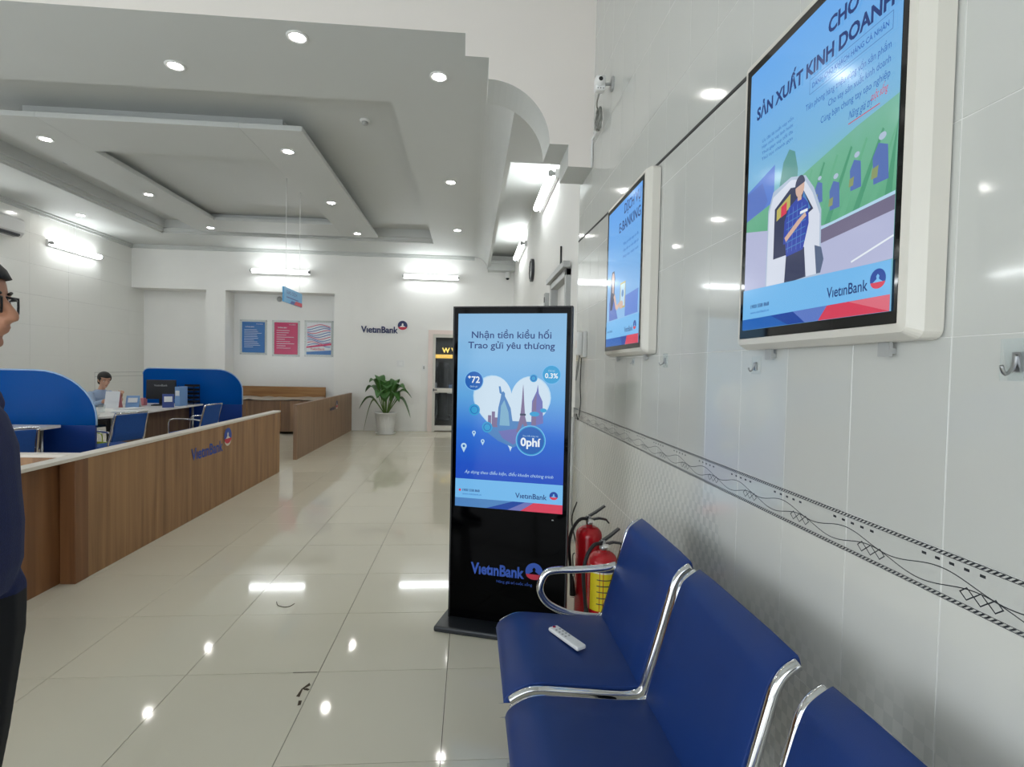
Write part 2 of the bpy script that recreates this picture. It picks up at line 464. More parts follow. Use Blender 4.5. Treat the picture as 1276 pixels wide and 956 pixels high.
# border tiles with printed wave, diamonds and rope edge (one repeat = one tile)
BZ0, BZ1 = 1.035, 1.125; BH = BZ1-BZ0
bt = tile_mesh('border_tile', BH-.0022, VT-.0022, .006, 'tile_white', .001)
def border_print():
    bm = bmesh.new(); W = VT; X = -.0004
    def quad(pts):
        bm.faces.new([bm.verts.new((X, -(p[0]-W/2), p[1]-BH/2)) for p in pts])     # p = (distance towards viewer, height)
    def stroke(fn, t, u0=0, u1=W, n=26):
        pr = None
        for k in range(n+1):
            u = u0+(u1-u0)*k/n; z = fn(u); cur = (u, z)
            if pr: quad([(pr[0], pr[1]-t/2), (cur[0], cur[1]-t/2), (cur[0], cur[1]+t/2), (pr[0], pr[1]+t/2)])
            pr = cur
    for zc in (.0045, BH-.0045):          # rope edges
        for s in (-.0038, .0038): stroke(lambda u: zc+s, .0011, n=1)
        n = 24
        for k in range(n):
            u = W*k/n; d = W/n
            quad([(u, zc-.003), (u+d*.5, zc-.003), (u+d*.9, zc), (u+d*.4, zc)]); quad([(u+d*.4, zc), (u+d*.9, zc), (u+d*1.25, zc+.003), (u+d*.75, zc+.003)])
    stroke(lambda u: BH*(1-(.49-.12*math.cos(2*PI*u/W))), .002)
    stroke(lambda u: BH*(1-(.69+.12*math.cos(2*PI*(u/W-.8)))), .002)
    for k in range(5):
        u = (-.045+.030*k) % W; z = BH*.79
        if u+.010 > W: u -= .002
        quad([(u, z-.0026), (u+.0105, z-.0026), (u+.0105, z+.0026), (u, z+.0026)])
    for k in range(3):
        cu, cz = .052+.0265*k, BH*.315; a, b, t = .0148, .0125, .0028
        o4 = [(cu-a, cz), (cu, cz-b), (cu+a, cz), (cu, cz+b)]; i4 = [(cu-a+t*1.3, cz), (cu, cz-b+t), (cu+a-t*1.3, cz), (cu, cz+b-t)]
        for q in range(4): quad([o4[q], o4[(q+1) % 4], i4[(q+1) % 4], i4[q]])
    bmesh.ops.recalc_face_normals(bm, faces=bm.faces)
    me = bpy.data.meshes.new('border_print'); bm.to_mesh(me); bm.free(); me.materials.append(M('print_dark')); return me
bpm = border_print()
for j in range(-6, 14):
    y0 = V0+VT*j
    if y0+VT > 4.56: continue
    yc = y0+VT/2
    t = link('border_tile', bt, wall_right, loc=(XR, yc, (BZ0+BZ1)/2)); t.rotation_euler = (0, -PI/2, 0)
    p = link('border_print', bpm, t); p.rotation_euler = (0, PI/2, 0)
# dark crooked joint where the upper tiling begins
bm = bmesh.new()
prism(bm, [(XR-.004, -1, 2.312), (XR-.004, 1.74, 2.416), (XR-.004, 2.65, 2.452), (XR-.004, 4.455, 2.519), (XR-.004, 4.455, 2.531), (XR-.004, 2.65, 2.464), (XR-.004, 1.74, 2.428), (XR-.004, -1, 2.324)], (.006, 0, 0))
o = mk('joint_strip', bm, 'dark_gap', wall_right)
# ---- right wall, far painted part
struct('wall_right_far', B((XF, XF+.2, 4.46, 5.08, 0, 4.1), (XF, XF+.2, 6.1, 12.2, 0, 4.1), (XF, XF+.2, 5.08, 6.1, 2.42, 4.1)), 'plaster')

# ---- left wall with faint large tiles and an added, unseen opening for light
wall_left = struct('wall_left', B((XL-.25, XL-.006, 3.2, 12.6, 0, ZHI), (XL-.25, XL-.006, YN, 3.2, 2.75, ZHI), (XL-.25, XL-.006, YN, 3.2, 0, .15), (XL-.25, XL-.006, YN, -3.0, .15, 2.75)), 'grout_light')
tl = {}
for j in range(0, 8):
    for k in range(0, 8):
        y0, z0 = 5.95+.85*j, .0+.5*k; y1, z1 = min(y0+.85, 12.55), min(z0+.5, ZC)
        if y1-y0 < .05: continue
        key = (round(y1-y0, 3), round(z1-z0, 3))
        if key not in tl: tl[key] = tile_mesh('wall_tile', z1-z0-.0012, y1-y0-.0012, .006, 'tile_left', .0004)
        o = link('wall_tile', tl[key], wall_left, loc=(XL, (y0+y1)/2, (z0+z1)/2)); o.rotation_euler = (0, PI/2, 0)
bm = B((XL-.006, XL, 3.2, 5.949, 0, ZHI), (XL-.006, XL, YN, 3.2, 2.75, ZHI)); mk('wall_facing', bm, 'tile_left', wall_left)
bm = B((XL-.002, XL+.001, 10.86, 12.42, 1.195, 1.203), (XL-.002, XL+.001, 10.86, 12.42, 1.115, 1.122), (XL-.002, XL+.001, 10.86, 10.868, .55, 1.2))
mk('dado_line', bm, 'grey_plastic', wall_left)

# ---- back wall: header, post, two niches, door opening
YNI = 12.42
struct('wall_back', B((XL-.2, 1.2, YB, YB+.25, 3.0, 4.2), (-5.68, -5.28, YB, YNI, 0, 3.0), (-2.98, -.93, YB, YNI, 0, 3.0),
                      (-.93, .12, YB, YB+.25, 2.26, 3.0), (.12, 1.2, YB, YB+.25, 0, 3.0), (XL-.2, -2.98, YNI, YNI+.2, 0, 3.2), (XL-.2, -2.98, YB+.24, YNI+.1, 2.998, 3.2)), 'plaster')
mk('niche_tile', B((-5.28, -2.98, YNI-.008, YNI, .0, 2.99)), mat('niche_gloss', '#efefec', .22), bpy.data.objects['wall_back'])
# ---- wall behind the viewer: glazed shop front
struct('wall_front', B((XL-.2, 1.2, YN-.2, YN, 2.75, ZHI), (XL-.2, -6.6, YN-.2, YN, 0, 2.75), (.4, 1.2, YN-.2, YN, 0, 2.75), (-6.6, .4, YN-.2, YN, 0, .15)), 'plaster')
win = struct_root('window_1')
mk('window_frame', B(*[(x-.03, x+.03, YN-.13, YN-.07, .15, 2.75) for x in (-6.57, -4.85, -3.1, -1.35, .37)], (-6.6, .4, YN-.13, YN-.07, 2.1, 2.15)), 'white_metal', win)

win2 = struct_root('added_window')  # added out of view, lets in light from the left onto the right wall
mk('window_frame', B(*[(XL-.15, XL-.09, y-.03, y+.03, .15, 2.75) for y in (-2.97, -1.4, .1, 1.65, 3.17)], (XL-.15, XL-.09, -3.0, 3.2, 2.1, 2.15)), 'white_metal', win2)

# ---- stepped beam wall above the counter hall
bm = bmesh.new()
prof = [(XL-.1, ZC), (-.077, ZC), (-.077, 3.735), (.097, 3.735), (.097, 3.58)]
for k in range(1, 15):
    a = PI/2*(1-k/15); prof.append((.097+.466*math.cos(a), 3.127+.453*math.sin(a)))
prof += [(.563, 3.132), (.705, 3.132), (.705, 2.972), (XF, 2.972), (XF, ZHI), (XL-.1, ZHI)]
prism(bm, [(x, YBEAM0, z) for x, z in prof], (0, YBEAM1-YBEAM0, 0))
bmesh.ops.recalc_face_normals(bm, faces=bm.faces)
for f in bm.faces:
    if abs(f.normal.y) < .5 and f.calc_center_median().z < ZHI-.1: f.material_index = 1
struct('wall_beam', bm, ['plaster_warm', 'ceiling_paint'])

# ---- ceilings
struct('ceiling_front', B((XL-.2, 1.2, YN-.2, 4.1, ZHI, ZHI+.1)), 'ceiling_paint')
RX0, RX1, RY0, RY1 = -5.93, -.77, 5.1, 10.8
ZR = 4.14
ceil = struct('ceiling', B((XL, RX0, YBEAM1, 12.05, ZC, ZR+.05), (RX1, .06, YBEAM1, 12.05, ZC, ZR+.05), (RX0, RX1, YBEAM1, RY0, ZC, ZR+.05), (RX0, RX1, RY1, 12.05, ZC, ZR+.05)), 'ceiling_paint')
mk('recess_panel', B((RX0, RX1, RY0, RY1, ZR, ZR+.05)), 'ceiling_paint', ceil)
mk('recess_cornice', B((RX0, RX0+.05, RY0, RY1, ZC+.03, ZR), (RX0, RX0+.10, RY0, RY1, ZC+.09, ZR), (RX0, RX1, RY1-.05, RY1, ZC+.03, ZR), (RX0, RX1, RY1-.10, RY1, ZC+.09, ZR)), 'ceiling_paint', ceil)
# cove curving down to the fascia on the right
bm = bmesh.new(); cp = [(.06, ZC)]
for k in range(1, 13):
    a = PI/2*k/12; cp.append((.06+.28*math.sin(a)**1.0*(1), ZC-.25*(1-math.cos(a))))
cp += [(.395, 3.65), (.395, 3.96), (.06, 3.96)]
prism(bm, [(x, YBEAM1, z) for x, z in cp], (0, 12.0-YBEAM1, 0)); mk('cove_fascia', bm, 'ceiling_paint', ceil)
mk('side_strip', B((.395, 1.0, 5.75, 12.0, 3.95, 4.0)), 'ceiling_paint', ceil)
mk('side_drop', B((.395, 1.0, YBEAM1, 5.75, 3.65, 4.0)), 'ceiling_paint', ceil)
mk('end_ledge', B((.36, .95, 11.7, 11.98, 3.58, 3.74), (.34, .95, 11.66, 11.98, 3.72, 3.78)), 'ceiling_paint', ceil)
# dropped ring with an inner opening
GX0, GX1, GY0, GY1 = -5.1, -1.81, 5.85, 10.5
IX0, IX1, IY0, IY1 = -4.45, -2.45, 6.72, 9.66
def ringbm(x0, x1, y0, y1, a0, a1, b0, b1, z0, z1):
    return [(x0, a0, y0, y1, z0, z1), (a1, x1, y0, y1, z0, z1), (a0, a1, y0, b0, z0, z1), (a0, a1, b1, y1, z0, z1)]
mk('ring_panel', B(*ringbm(GX0, GX1, GY0, GY1, IX0, IX1, IY0, IY1, ZC, ZC+.055)), 'ceiling_paint', ceil, bevel=.006)
mk('ring_neck', B(*ringbm(GX0+.30, GX1-.30, GY0+.30, GY1-.30, IX0-.12, IX1+.12, IY0-.12, IY1+.12, ZC+.05, ZR)), 'ceiling_paint', ceil)
mk('inner_panel', B((IX0-.13, IX1+.13, IY0-.13, IY1+.13, ZC+.13, ZC+.16)), 'ceiling_paint', ceil)
# crown moulding on left wall
struct('trim_1', B((XL, XL+.05, YBEAM1, 11.98, 3.83, 3.9), (XL, XL+.09, YBEAM1, 11.98, 3.87, 3.9)), 'ceiling_paint')
struct('trim_2', B((XL, .06, 11.93, 11.98, 3.83, 3.9), (XL, .06, 11.89, 11.98, 3.87, 3.9)), 'ceiling_paint')

# ---- doors
door_1 = struct_root('door_1')
mk('door_frame', B((-.93, -.83, YB-.03, YB+.1, 0, 2.26), (.04, .12, YB-.03, YB+.1, 0, 2.26), (-.83, .04, YB-.03, YB+.1, 2.17, 2.26)), 'frame_pink', door_1)
mk('door_leaf', B((-.83, -.77, YB, YB+.05, 0, 2.17), (-.02, .04, YB, YB+.05, 0, 2.17), (-.77, -.02, YB, YB+.05, .02, .13), (-.77, -.02, YB, YB+.05, .87, .97), (-.77, -.02, YB, YB+.05, 2.1, 2.17)), 'white_metal', door_1)
mk('door_lock', B((-.81, -.79, YB-.03, YB, .90, .96), (-.81, -.72, YB-.045, YB-.03, .92, .94)), 'black_metal', door_1)
mk('pane', B((-.77, -.02, YB+.02, YB+.03, .13, .87)), 'clear_glass', door_1); mk('pane', B((-.77, -.02, YB+.02, YB+.03, .97, 2.1)), 'clear_glass', door_1)
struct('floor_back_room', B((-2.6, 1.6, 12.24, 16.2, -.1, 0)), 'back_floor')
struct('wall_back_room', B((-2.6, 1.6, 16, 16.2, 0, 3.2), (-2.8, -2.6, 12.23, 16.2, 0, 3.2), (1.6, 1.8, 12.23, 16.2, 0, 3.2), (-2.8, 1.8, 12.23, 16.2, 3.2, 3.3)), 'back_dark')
door_2 = struct_root('door_2')
mk('door_frame', B((XF-.05, XF+.12, 5.08, 5.15, 0, 2.42), (XF-.05, XF+.12, 6.03, 6.1, 0, 2.42), (XF-.05, XF+.12, 5.08, 6.1, 2.35, 2.42), (XF-.09, XF-.02, 5.02, 6.16, 2.42, 2.48)), 'grey_plastic', door_2, bevel=.006)
mk('door_leaf', B((XF+.03, XF+.08, 5.15, 6.03, .01, 2.35)), 'white_lam', door_2)
mk('door_handle', B((XF-.03, XF+.03, 5.22, 5.25, .98, 1.0), (XF-.035, XF-.02, 5.22, 5.36, .98, 1.0)), 'steel', door_2)

# ================================================================== LAMPS
lens_m = lamp_mat('downlight_glow', (1, .97, .93, 1), SPOT_E)
tube_m = lamp_mat('tube_glow', (.93, .98, 1, 1), TUBE_E)
def downlight_meshes():
    bm = bmesh.new(); lathe(bm, [(.052, .0), (.058, -.008), (.076, -.010), (.080, -.004), (.080, .004), (.052, .004)], 24); r = bpy.data.meshes.new('trim_ring')
    bmesh.ops.recalc_face_normals(bm, faces=bm.faces); bm.to_mesh(r); bm.free(); r.materials.append(M('white_plastic'))
    bm = bmesh.new(); lathe(bm, [(0.0001, -.006), (.030, -.0055), (.052, -.003)], 16); l = bpy.data.meshes.new('lens')
    bm.to_mesh(l); bm.free(); l.materials.append(lens_m)
    for m in (r, l):
        for p in m.polygons: p.use_smooth = True
    return r, l
RM, LM = downlight_meshes()
def downlight(x, y, z, label, group=None):
    t = thing('downlight', label, 'downlight', (x, y, z), 0, group)
    link('trim_ring', RM, t); link('lens', LM, t)
downlight(-1.336, 4.185, ZC, 'round recessed downlight in the underside of the stepped beam')
downlight(-2.48, 4.70, ZC, 'round recessed downlight in the ceiling between beam and dropped ring')
downlight(-.306, 4.61, ZC, 'round recessed downlight beside the cove, the one next to the beam')
downlight(-.30, 7.19, ZC, 'round recessed downlight beside the cove, the middle one of three')
downlight(-.27, 9.68, ZC, 'round recessed downlight beside the cove, the one next to the back wall')
for y, q in ((4.7, 'next to the beam'), (7.2, 'above the air conditioner')): downlight(-6.65, y, ZC, 'added unseen downlight along the left wall, '+q)  # both lie out of view, added for the light they give
downlight(-6.65, 9.70, ZC, 'round recessed downlight in the ceiling border above the slanting wall tube')
for y, s in ((6.42, 'corner on the beam side'), (8.34, 'middle'), (10.22, 'corner on the back wall side')):
    downlight(-4.77, y, ZC, 'round downlight in the dropped ceiling ring, desk side, '+s)
    downlight(-2.14, y, ZC, 'round downlight in the dropped ceiling ring, aisle side, '+s)

def tube_light(label, c, axis, L, wall, stem=0):
    """fluorescent batten; axis x or y, wall = unit vector towards the wall"""
    t = thing('tube_light', label, 'tube light', c)
    w = Vector(wall); bm = bmesh.new()
    if axis == 'x': box(bm, -L/2, L/2, .05, .09, -.05, .05); box(bm, -.04, .04, .09, .15, -.03, .03)
    elif w.z: box(bm, -.022, .022, -L/2, L/2, .02, .09)
    else: box(bm, *sorted((w.x*.05, w.x*.09)), -L/2, L/2, -.05, .05)
    mk('batten', bm, 'white_plastic', t)
    a = Vector((1, 0, 0)) if axis == 'x' else Vector((0, 1, 0))
    bm = bmesh.new(); tube(bm, [-a*(L/2-.04), a*(L/2-.04)], .038, 10); mk('lamp_tube', bm, tube_m, t)
    for s in (-1, 1):
        bm = bmesh.new(); tube(bm, [a*s*(L/2-.04), a*s*(L/2+.005)], .032, 10)
        e = a*s*(L/2-.018)
        f = e+w*.06; box(bm, min(e.x, f.x)-.012, max(e.x, f.x)+.012, min(e.y, f.y)-.012, max(e.y, f.y)+.012, -.018, .018)
        mk('end_holder', bm, 'grey_plastic', t)
    if stem:
        bm = bmesh.new(); o = w*.045; tube(bm, [(o.x, o.y, .02), (o.x, o.y, stem)], .006, 6); mk('hanger_rod', bm, 'white_plastic', t)
tube_light('fluorescent tube light on the back wall above the niche with posters', (-4.09, 11.83, 3.42), 'x', 1.23, (0, 1, 0))
tube_light('fluorescent tube light on the back wall beside the ceiling corner', (-.885, 11.83, 3.412), 'x', 1.23, (0, 1, 0))
tube_light('slanting-looking fluorescent tube light on the tiled left wall', (XL+.095, 10.30, 3.415), 'y', 1.24, (-1, 0, 0), .46)
tube_light('fluorescent tube light on the left wall beside the air conditioner', (XL+.095, 7.9, 3.2), 'y', 1.24, (-1, 0, 0))
tube_light('fluorescent tube light high on the right wall above the side door', (.855, 6.60, 3.62), 'y', 1.36, (1, 0, 0))
tube_light('fluorescent tube light high on the right wall near the back corner', (.855, 9.95, 3.62), 'y', 1.36, (1, 0, 0))
# ================================================================== KIOSK
KW, KH = .658, 1.783
ka = math.atan2(-.2, .627)
kiosk = thing('advertising_kiosk', 'tall black floor-standing display kiosk with a lit blue advert', 'kiosk', (-.093, 3.0, 0), ka)
mk('body', B((0, KW, .004, .055, .035, KH)), 'black_matte', kiosk, bevel=.008)
mk('front_glass', B((.002, KW-.002, 0, .006, .04, KH-.003)), mat('kiosk_glass', '#030304', .06, spec=.06), kiosk)
mk('edge_trim', B((-.004, .004, -.002, .05, .035, KH+.004), (KW-.004, KW+.004, -.002, .05, .035, KH+.004), (-.004, KW+.004, -.002, .05, KH-.002, KH+.004)), 'black_matte', kiosk)
mk('base', B((-.045, KW+.045, -.125, .17, 0, .032)), 'black_metal', kiosk, bevel=.01)
mk('stand_foot', B((.12, KW-.12, .05, .14, .03, .25)), 'black_metal', kiosk)
SX0, SX1, SZ0, SZ1 = .026, .632, .672, 1.747
SW, SH = SX1-SX0, SZ1-SZ0
ramp_emit('kiosk_screen', [(0, '#1846b8'), (.22, '#1c53c8'), (.40, '#2f74d8'), (.58, '#63aae4'), (.78, '#84bce8'), (1.0, '#86b8e0')], cloud=0.0)
kp = Print()
EB = dict(navy=emit('scr_navy', '#1b3a78'), white=emit('scr_white', '#eef6fd'), blue=emit('scr_blue', '#1f63b8'), cyan=emit('scr_cyan', '#2f9fd6'), pale=emit('scr_pale', '#b9dcf4'),
          foot=emit('scr_foot', '#76bdf2'), red=emit('scr_red', '#d8405a'), violet=emit('scr_violet', '#6f74b8'), teal=emit('scr_teal', '#4f86c2'), stone=emit('scr_stone', '#7fb2d0'), brown=emit('scr_brown', '#7d6f96'),
          deep=emit('scr_deep', '#1a46a0'), lred=emit('scr_lred', '#e06f80'), road=emit('scr_road', '#b9bede'), green=emit('scr_green', '#5fae7c'), dgreen=emit('scr_dgreen', '#5f9c98'), lgreen=emit('scr_lgreen', '#86c88c'),
          kerb=emit('scr_kerb', '#5a6a88'), skin=emit('scr_skin', '#d8b6a6'), plaid=emit('scr_plaid', '#3a4fae'), dark=emit('scr_dark', '#39405e'), purple=emit('scr_purple', '#5f7cc8'), yellow=emit('scr_yellow', '#c2b868'), tarp=emit('scr_tarp', '#5f86d8'))
def U(u): return SX0+SW*u
def V(v): return SZ1-SH*v
kp.rect(SX0, SX1, SZ0, SZ1, 'kiosk_screen')
# heart window with skyline
heart = []
for k in range(60):
    t = 2*PI*k/60; hx = 16*math.sin(t)**3; hz = 13*math.cos(t)-5*math.cos(2*t)-2*math.cos(3*t)-math.cos(4*t)
    heart.append((U(.515)+hx/16*.36*SW, V(.475)+hz/13*.175*SH))
kp.poly(heart, EB['pale'])
hp = [(U(.515)+(p[0]-U(.515))*.97, V(.475)+(p[1]-V(.475))*.97) for p in heart]
kp.poly(hp, emit('scr_sky', '#cfe4f4'))
def upoly(pts, m): kp.poly([(U(a), V(b)) for a, b in pts], m)
upoly([(.27, .60), (.40, .545), (.70, .545), (.80, .58), (.70, .63), (.54, .68), (.40, .65)], EB['teal'])
upoly([(.40, .60), (.70, .57), (.72, .60), (.54, .665), (.44, .635)], EB['violet'])
for x, h in ((.30, .52), (.335, .50), (.36, .53)): upoly([(x, .58), (x, h), (x+.03, h), (x+.03, .58)], EB['brown'])
# draped pale-green statue with raised arm
upoly([(.385, .57), (.395, .48), (.415, .43), (.42, .41), (.405, .405), (.395, .37), (.412, .37), (.425, .40), (.44, .395), (.455, .405), (.455, .42), (.475, .44), (.51, .48), (.525, .53), (.54, .57)], EB['teal'])
upoly([(.41, .57), (.42, .47), (.45, .44), (.49, .50), (.505, .57)], EB['stone'])
# lattice tower
upoly([(.565, .60), (.60, .52), (.612, .44), (.618, .38), (.622, .355), (.626, .38), (.633, .44), (.645, .52), (.685, .60), (.665, .60), (.625, .555), (.585, .60)], EB['brown'])
upoly([(.597, .505), (.651, .505), (.651, .515), (.597, .515)], EB['dark'])
upoly([(.70, .57), (.705, .44), (.745, .39), (.755, .355), (.765, .40), (.80, .44), (.81, .55)], EB['violet'])
upoly([(.705, .56), (.71, .45), (.745, .40), (.745, .56)], EB['brown'])
for u, v, r, m in ((.16, .345, .055, 'blue'), (.875, .305, .052, 'cyan'), (.70, .64, .083, 'cyan')):
    kp.disc(U(u), V(v), r, EB[m]); kp.ring(U(u), V(v), r, .004, EB['foot'])
kp.disc(U(.70), V(.64), .074, EB['blue'])
kp.text('\u207a72', U(.16), V(.355), .068, EB['white'], align='C', bold=.02)
kp.text('Quốc gia', U(.16), V(.378), .045, EB['pale'], align='C')
kp.text('Chỉ từ', U(.875), V(.290), .035, EB['pale'], align='C')
kp.text('0.3%', U(.875), V(.322), .07, EB['white'], align='C', bold=.02)
kp.text('Duy nhất tháng này', U(.70), V(.62), .085, EB['pale'], align='C')
kp.text('0phí', U(.70), V(.668), .112, EB['white'], align='C', bold=.03)
for u, v, r in ((.17, .495, .032), (.295, .582, .03), (.715, .325, .021)):
    kp.disc(U(u), V(v), r, EB['cyan']); kp.ring(U(u), V(v), r*.72, .004, EB['blue'])
kp.disc(U(.73), V(.505), .027, EB['cyan'], rz=.013); kp.disc(U(.81), V(.485), .018, EB['cyan'], rz=.011)
for u, v, s in ((.075, .685, 1.4), (.17, .613, .9), (.255, .655, .9)):
    kp.disc(U(u), V(v), .012*s, EB['pale']); kp.poly([(U(u)-.010*s, V(v)-.006*s), (U(u), V(v)-.026*s), (U(u)+.010*s, V(v)-.006*s)], EB['pale']); kp.disc(U(u), V(v), .005*s, EB['blue'])
kp.text('Nhận tiền kiều hối', U(.50), V(.125), .445, EB['navy'], align='C', height=.052, bold=.012)
kp.text('Trao gửi yêu thương', U(.50), V(.178), .485, EB['navy'], align='C', height=.052, bold=.012)
kp.text('Áp dụng theo điều kiện, điều khoản chương trình', U(.50), V(.825), .50, EB['pale'], align='C', shear=.25)
kp.rect(SX0, SX1, SZ0+.0, V(.855), EB['foot'])
kp.rect(SX0, SX1, SZ0, V(.955), EB['teal'])
kp.poly([(U(.30), SZ0), (U(.55), V(.955)), (U(1), V(.955)), (U(1), SZ0)], EB['deep'])
kp.poly([(U(.5), SZ0), (U(.66), V(.955)), (U(1), V(.955)), (U(1), SZ0)], EB['violet'])
kp.poly([(U(.62), SZ0), (U(.74), V(.955)), (U(1), V(.955)), (U(1), SZ0)], EB['red'])
kp.disc(U(.045), V(.915), .007, EB['red'])
kp.text('1900 558 868', U(.07), V(.92), .10, EB['navy'], bold=.02); kp.text('www.vietinbank.vn', U(.07), V(.938), .11, EB['blue'])
kp.text('VıetınBank', U(.57), V(.935), .175, EB['navy'], height=.040, bold=.012)
kp.emblem(U(.92), V(.912), .023, EB['deep'], EB['red'], EB['foot'])
kp.build('screen', kiosk)
lp = Print()
lp.text('VıetınBank', .125, .300, .305, 'logo_dimblue', height=.085, bold=.035)
lp.text('Nâng giá trị cuộc sống', .275, .262, .20, 'logo_dimblue', height=.021)
lp.emblem(.485, .343, .048, MATS['logo_dimblue'], MATS['logo_red'], MATS['kiosk_glass'])
lp.build('front_logo', kiosk)
mk('indicator_lamp', B((.575, .585, -.002, 0, .632, .637)), 'grey_plastic', kiosk)

# ================================================================== WALL DISPLAYS
def wall_display(name, label, y_left, y_right, z0, z1, xf=.82):
    """portrait display on the right wall; local x runs towards the viewer's right (world -y)"""
    W, H = y_left-y_right, z1-z0
    t = thing(name, label, 'display', (xf, y_left, z0), -PI/2)
    d = XR-xf
    fr = .032
    bm = bmesh.new()
    def rr(x0, x1, a0, a1, r, y):
        pts = []
        for cx, cz, s in ((x1-r, a0+r, -PI/2), (x1-r, a1-r, 0), (x0+r, a1-r, PI/2), (x0+r, a0+r, PI)):
            for k in range(6): a = s+PI/2*k/5; pts.append((cx+r*math.cos(a), y, cz+r*math.sin(a)))
        return pts
    L = [rr(-fr, W+fr, -fr, H+fr, .022, d-.004), rr(-fr, W+fr, -fr, H+fr, .022, .030), rr(-fr+.014, W+fr-.014, -fr+.014, H+fr-.014, .014, .004), rr(-.001, W+.001, -.001, H+.001, .002, 0)]
    rings = [[bm.verts.new(p) for p in q] for q in L]
    for a, b in zip(rings, rings[1:]):
        n = len(a)
        for k in range(n): bm.faces.new((a[k], a[(k+1) % n], b[(k+1) % n], b[k]))
    bm.faces.new(rings[0])
    mk('housing', bm, 'white_metal', t)
    mk('bezel', B((0, W, 0, .012, 0, H)), 'black_gloss', t)
    for x in (.05, W-.11):
        b = mk('bracket', B((x, x+.032, d-.02, d-.012, -fr-.03, -fr+.01), (x+.004, x+.028, d-.012, d-.001, -fr-.024, -fr-.012)), 'grey_plastic', t)
    return t, W, H
# ---- near display: loan advert with van driver and tea field
t1, W1, H1 = wall_display('wall_display', 'large white-framed wall display showing a van driver beside a tea field', 1.572, .972, 1.553, 2.352)
bw = .022; ax0, ax1, az0, az1 = bw, W1-bw*.6, bw*1.1, H1-bw
AW, AH = ax1-ax0, az1-az0
def YZ(y, z): return (1.572-y, z-1.553)
ramp_emit('loan_screen', [(0, '#7fb6e2'), (.28, '#74b8a4'), (.46, '#84c4c0'), (.60, '#80bce2'), (.82, '#74b4ee'), (1, '#6aaef2')], cloud=.04)
ramp_emit('tea_field', [(0.05, '#43916a'), (.35, '#5aa97e'), (.6, '#74b898'), (.85, '#8cc4c4'), (.95, '#8cc2d6')], cloud=.25)
EB['rowa'] = emit('scr_rowa', '#549f7c'); EB['rowb'] = emit('scr_rowb', '#6cb490'); EB['vanw'] = emit('scr_vanw', '#dde4f2'); EB['pick'] = emit('scr_pick', '#5d78b8'); EB['hat'] = emit('scr_hat', '#b4c6dc'); EB['basket'] = emit('scr_basket', '#8f9f70'); EB['bank'] = emit('scr_bank', '#77718c')
p = Print()
p.rect(ax0, ax1, az0, az1, 'loan_screen')
def yp(pts, m): p.poly([(min(max(YZ(*q)[0], ax0), ax1), min(max(YZ(*q)[1], az0), az1)) for q in pts], EB[m] if m in EB else m)
yp([(1.55, 1.985), (1.41, 2.02), (1.41, 1.88), (1.55, 1.86)], 'tarp')
yp([(1.55, 1.98), (1.47, 1.99), (1.44, 1.93), (1.50, 1.88), (1.55, 1.87)], 'purple')
yp([(1.36, 1.87), (1.385, 1.95), (1.37, 2.01), (1.345, 2.035), (1.32, 2.02), (1.305, 1.97), (1.31, 1.87)], 'dgreen')
yp([(1.55, 1.90), (1.41, 1.92), (1.25, 1.955), (1.10, 1.985), (.972, 2.00), (.972, 1.80), (1.20, 1.775), (1.55, 1.80)], 'tea_field')
for k in range(9):
    y = 1.33-.045*k; yp([(y, 1.80), (y-.02, 1.80), (y-.085, 1.945), (y-.08, 1.95)], 'rowa' if k % 2 else 'rowb')
yp([(1.55, 1.87), (1.20, 1.80), (.972, 1.80), (.972, 1.68), (1.55, 1.68)], 'road')
yp([(1.40, 1.78), (.972, 1.805), (.972, 1.775), (1.40, 1.745)], 'bank'); yp([(1.40, 1.785), (.972, 1.812), (.972, 1.805), (1.40, 1.78)], 'pale')
p.line(YZ(1.10, 1.695), YZ(.985, 1.725), .004, EB['white'])
for y, z, s in ((1.216, 1.885, .8), (1.159, 1.862, 1.0), (1.094, 1.885, 1.0), (1.023, 1.885, 1.25)):     # tea pickers
    yp([(y+.016*s, z-.035*s), (y+.02*s, z+.01*s), (y+.008*s, z+.03*s), (y-.012*s, z+.02*s), (y-.016*s, z-.035*s)], 'pick')
    q = YZ(y, z+.038*s); p.disc(q[0], q[1], .008*s, EB['hat'], rz=.006*s)
    yp([(y+.022*s, z-.025*s), (y+.020*s, z-.008*s), (y+.006*s, z-.006*s), (y+.008*s, z-.025*s)], 'basket')
# van
yp([(1.435, 1.685), (1.432, 1.90), (1.41, 1.945), (1.33, 1.958), (1.27, 1.942), (1.235, 1.90), (1.205, 1.84), (1.20, 1.685)], 'hat')
yp([(1.43, 1.69), (1.428, 1.89), (1.41, 1.93), (1.33, 1.95), (1.275, 1.935), (1.24, 1.89), (1.21, 1.83), (1.205, 1.69)], 'vanw')
yp([(1.40, 1.76), (1.40, 1.895), (1.33, 1.93), (1.285, 1.92), (1.235, 1.85), (1.27, 1.84), (1.33, 1.76)], 'dark')
yp([(1.39, 1.86), (1.39, 1.89), (1.33, 1.915), (1.33, 1.88)], 'yellow'); yp([(1.37, 1.865), (1.37, 1.893), (1.345, 1.90), (1.345, 1.87)], 'red'); yp([(1.275, 1.905), (1.245, 1.855), (1.265, 1.85), (1.285, 1.87)], 'teal')
yp([(1.225, 1.76), (1.20, 1.75), (1.19, 1.72), (1.20, 1.69), (1.215, 1.69)], 'kerb')
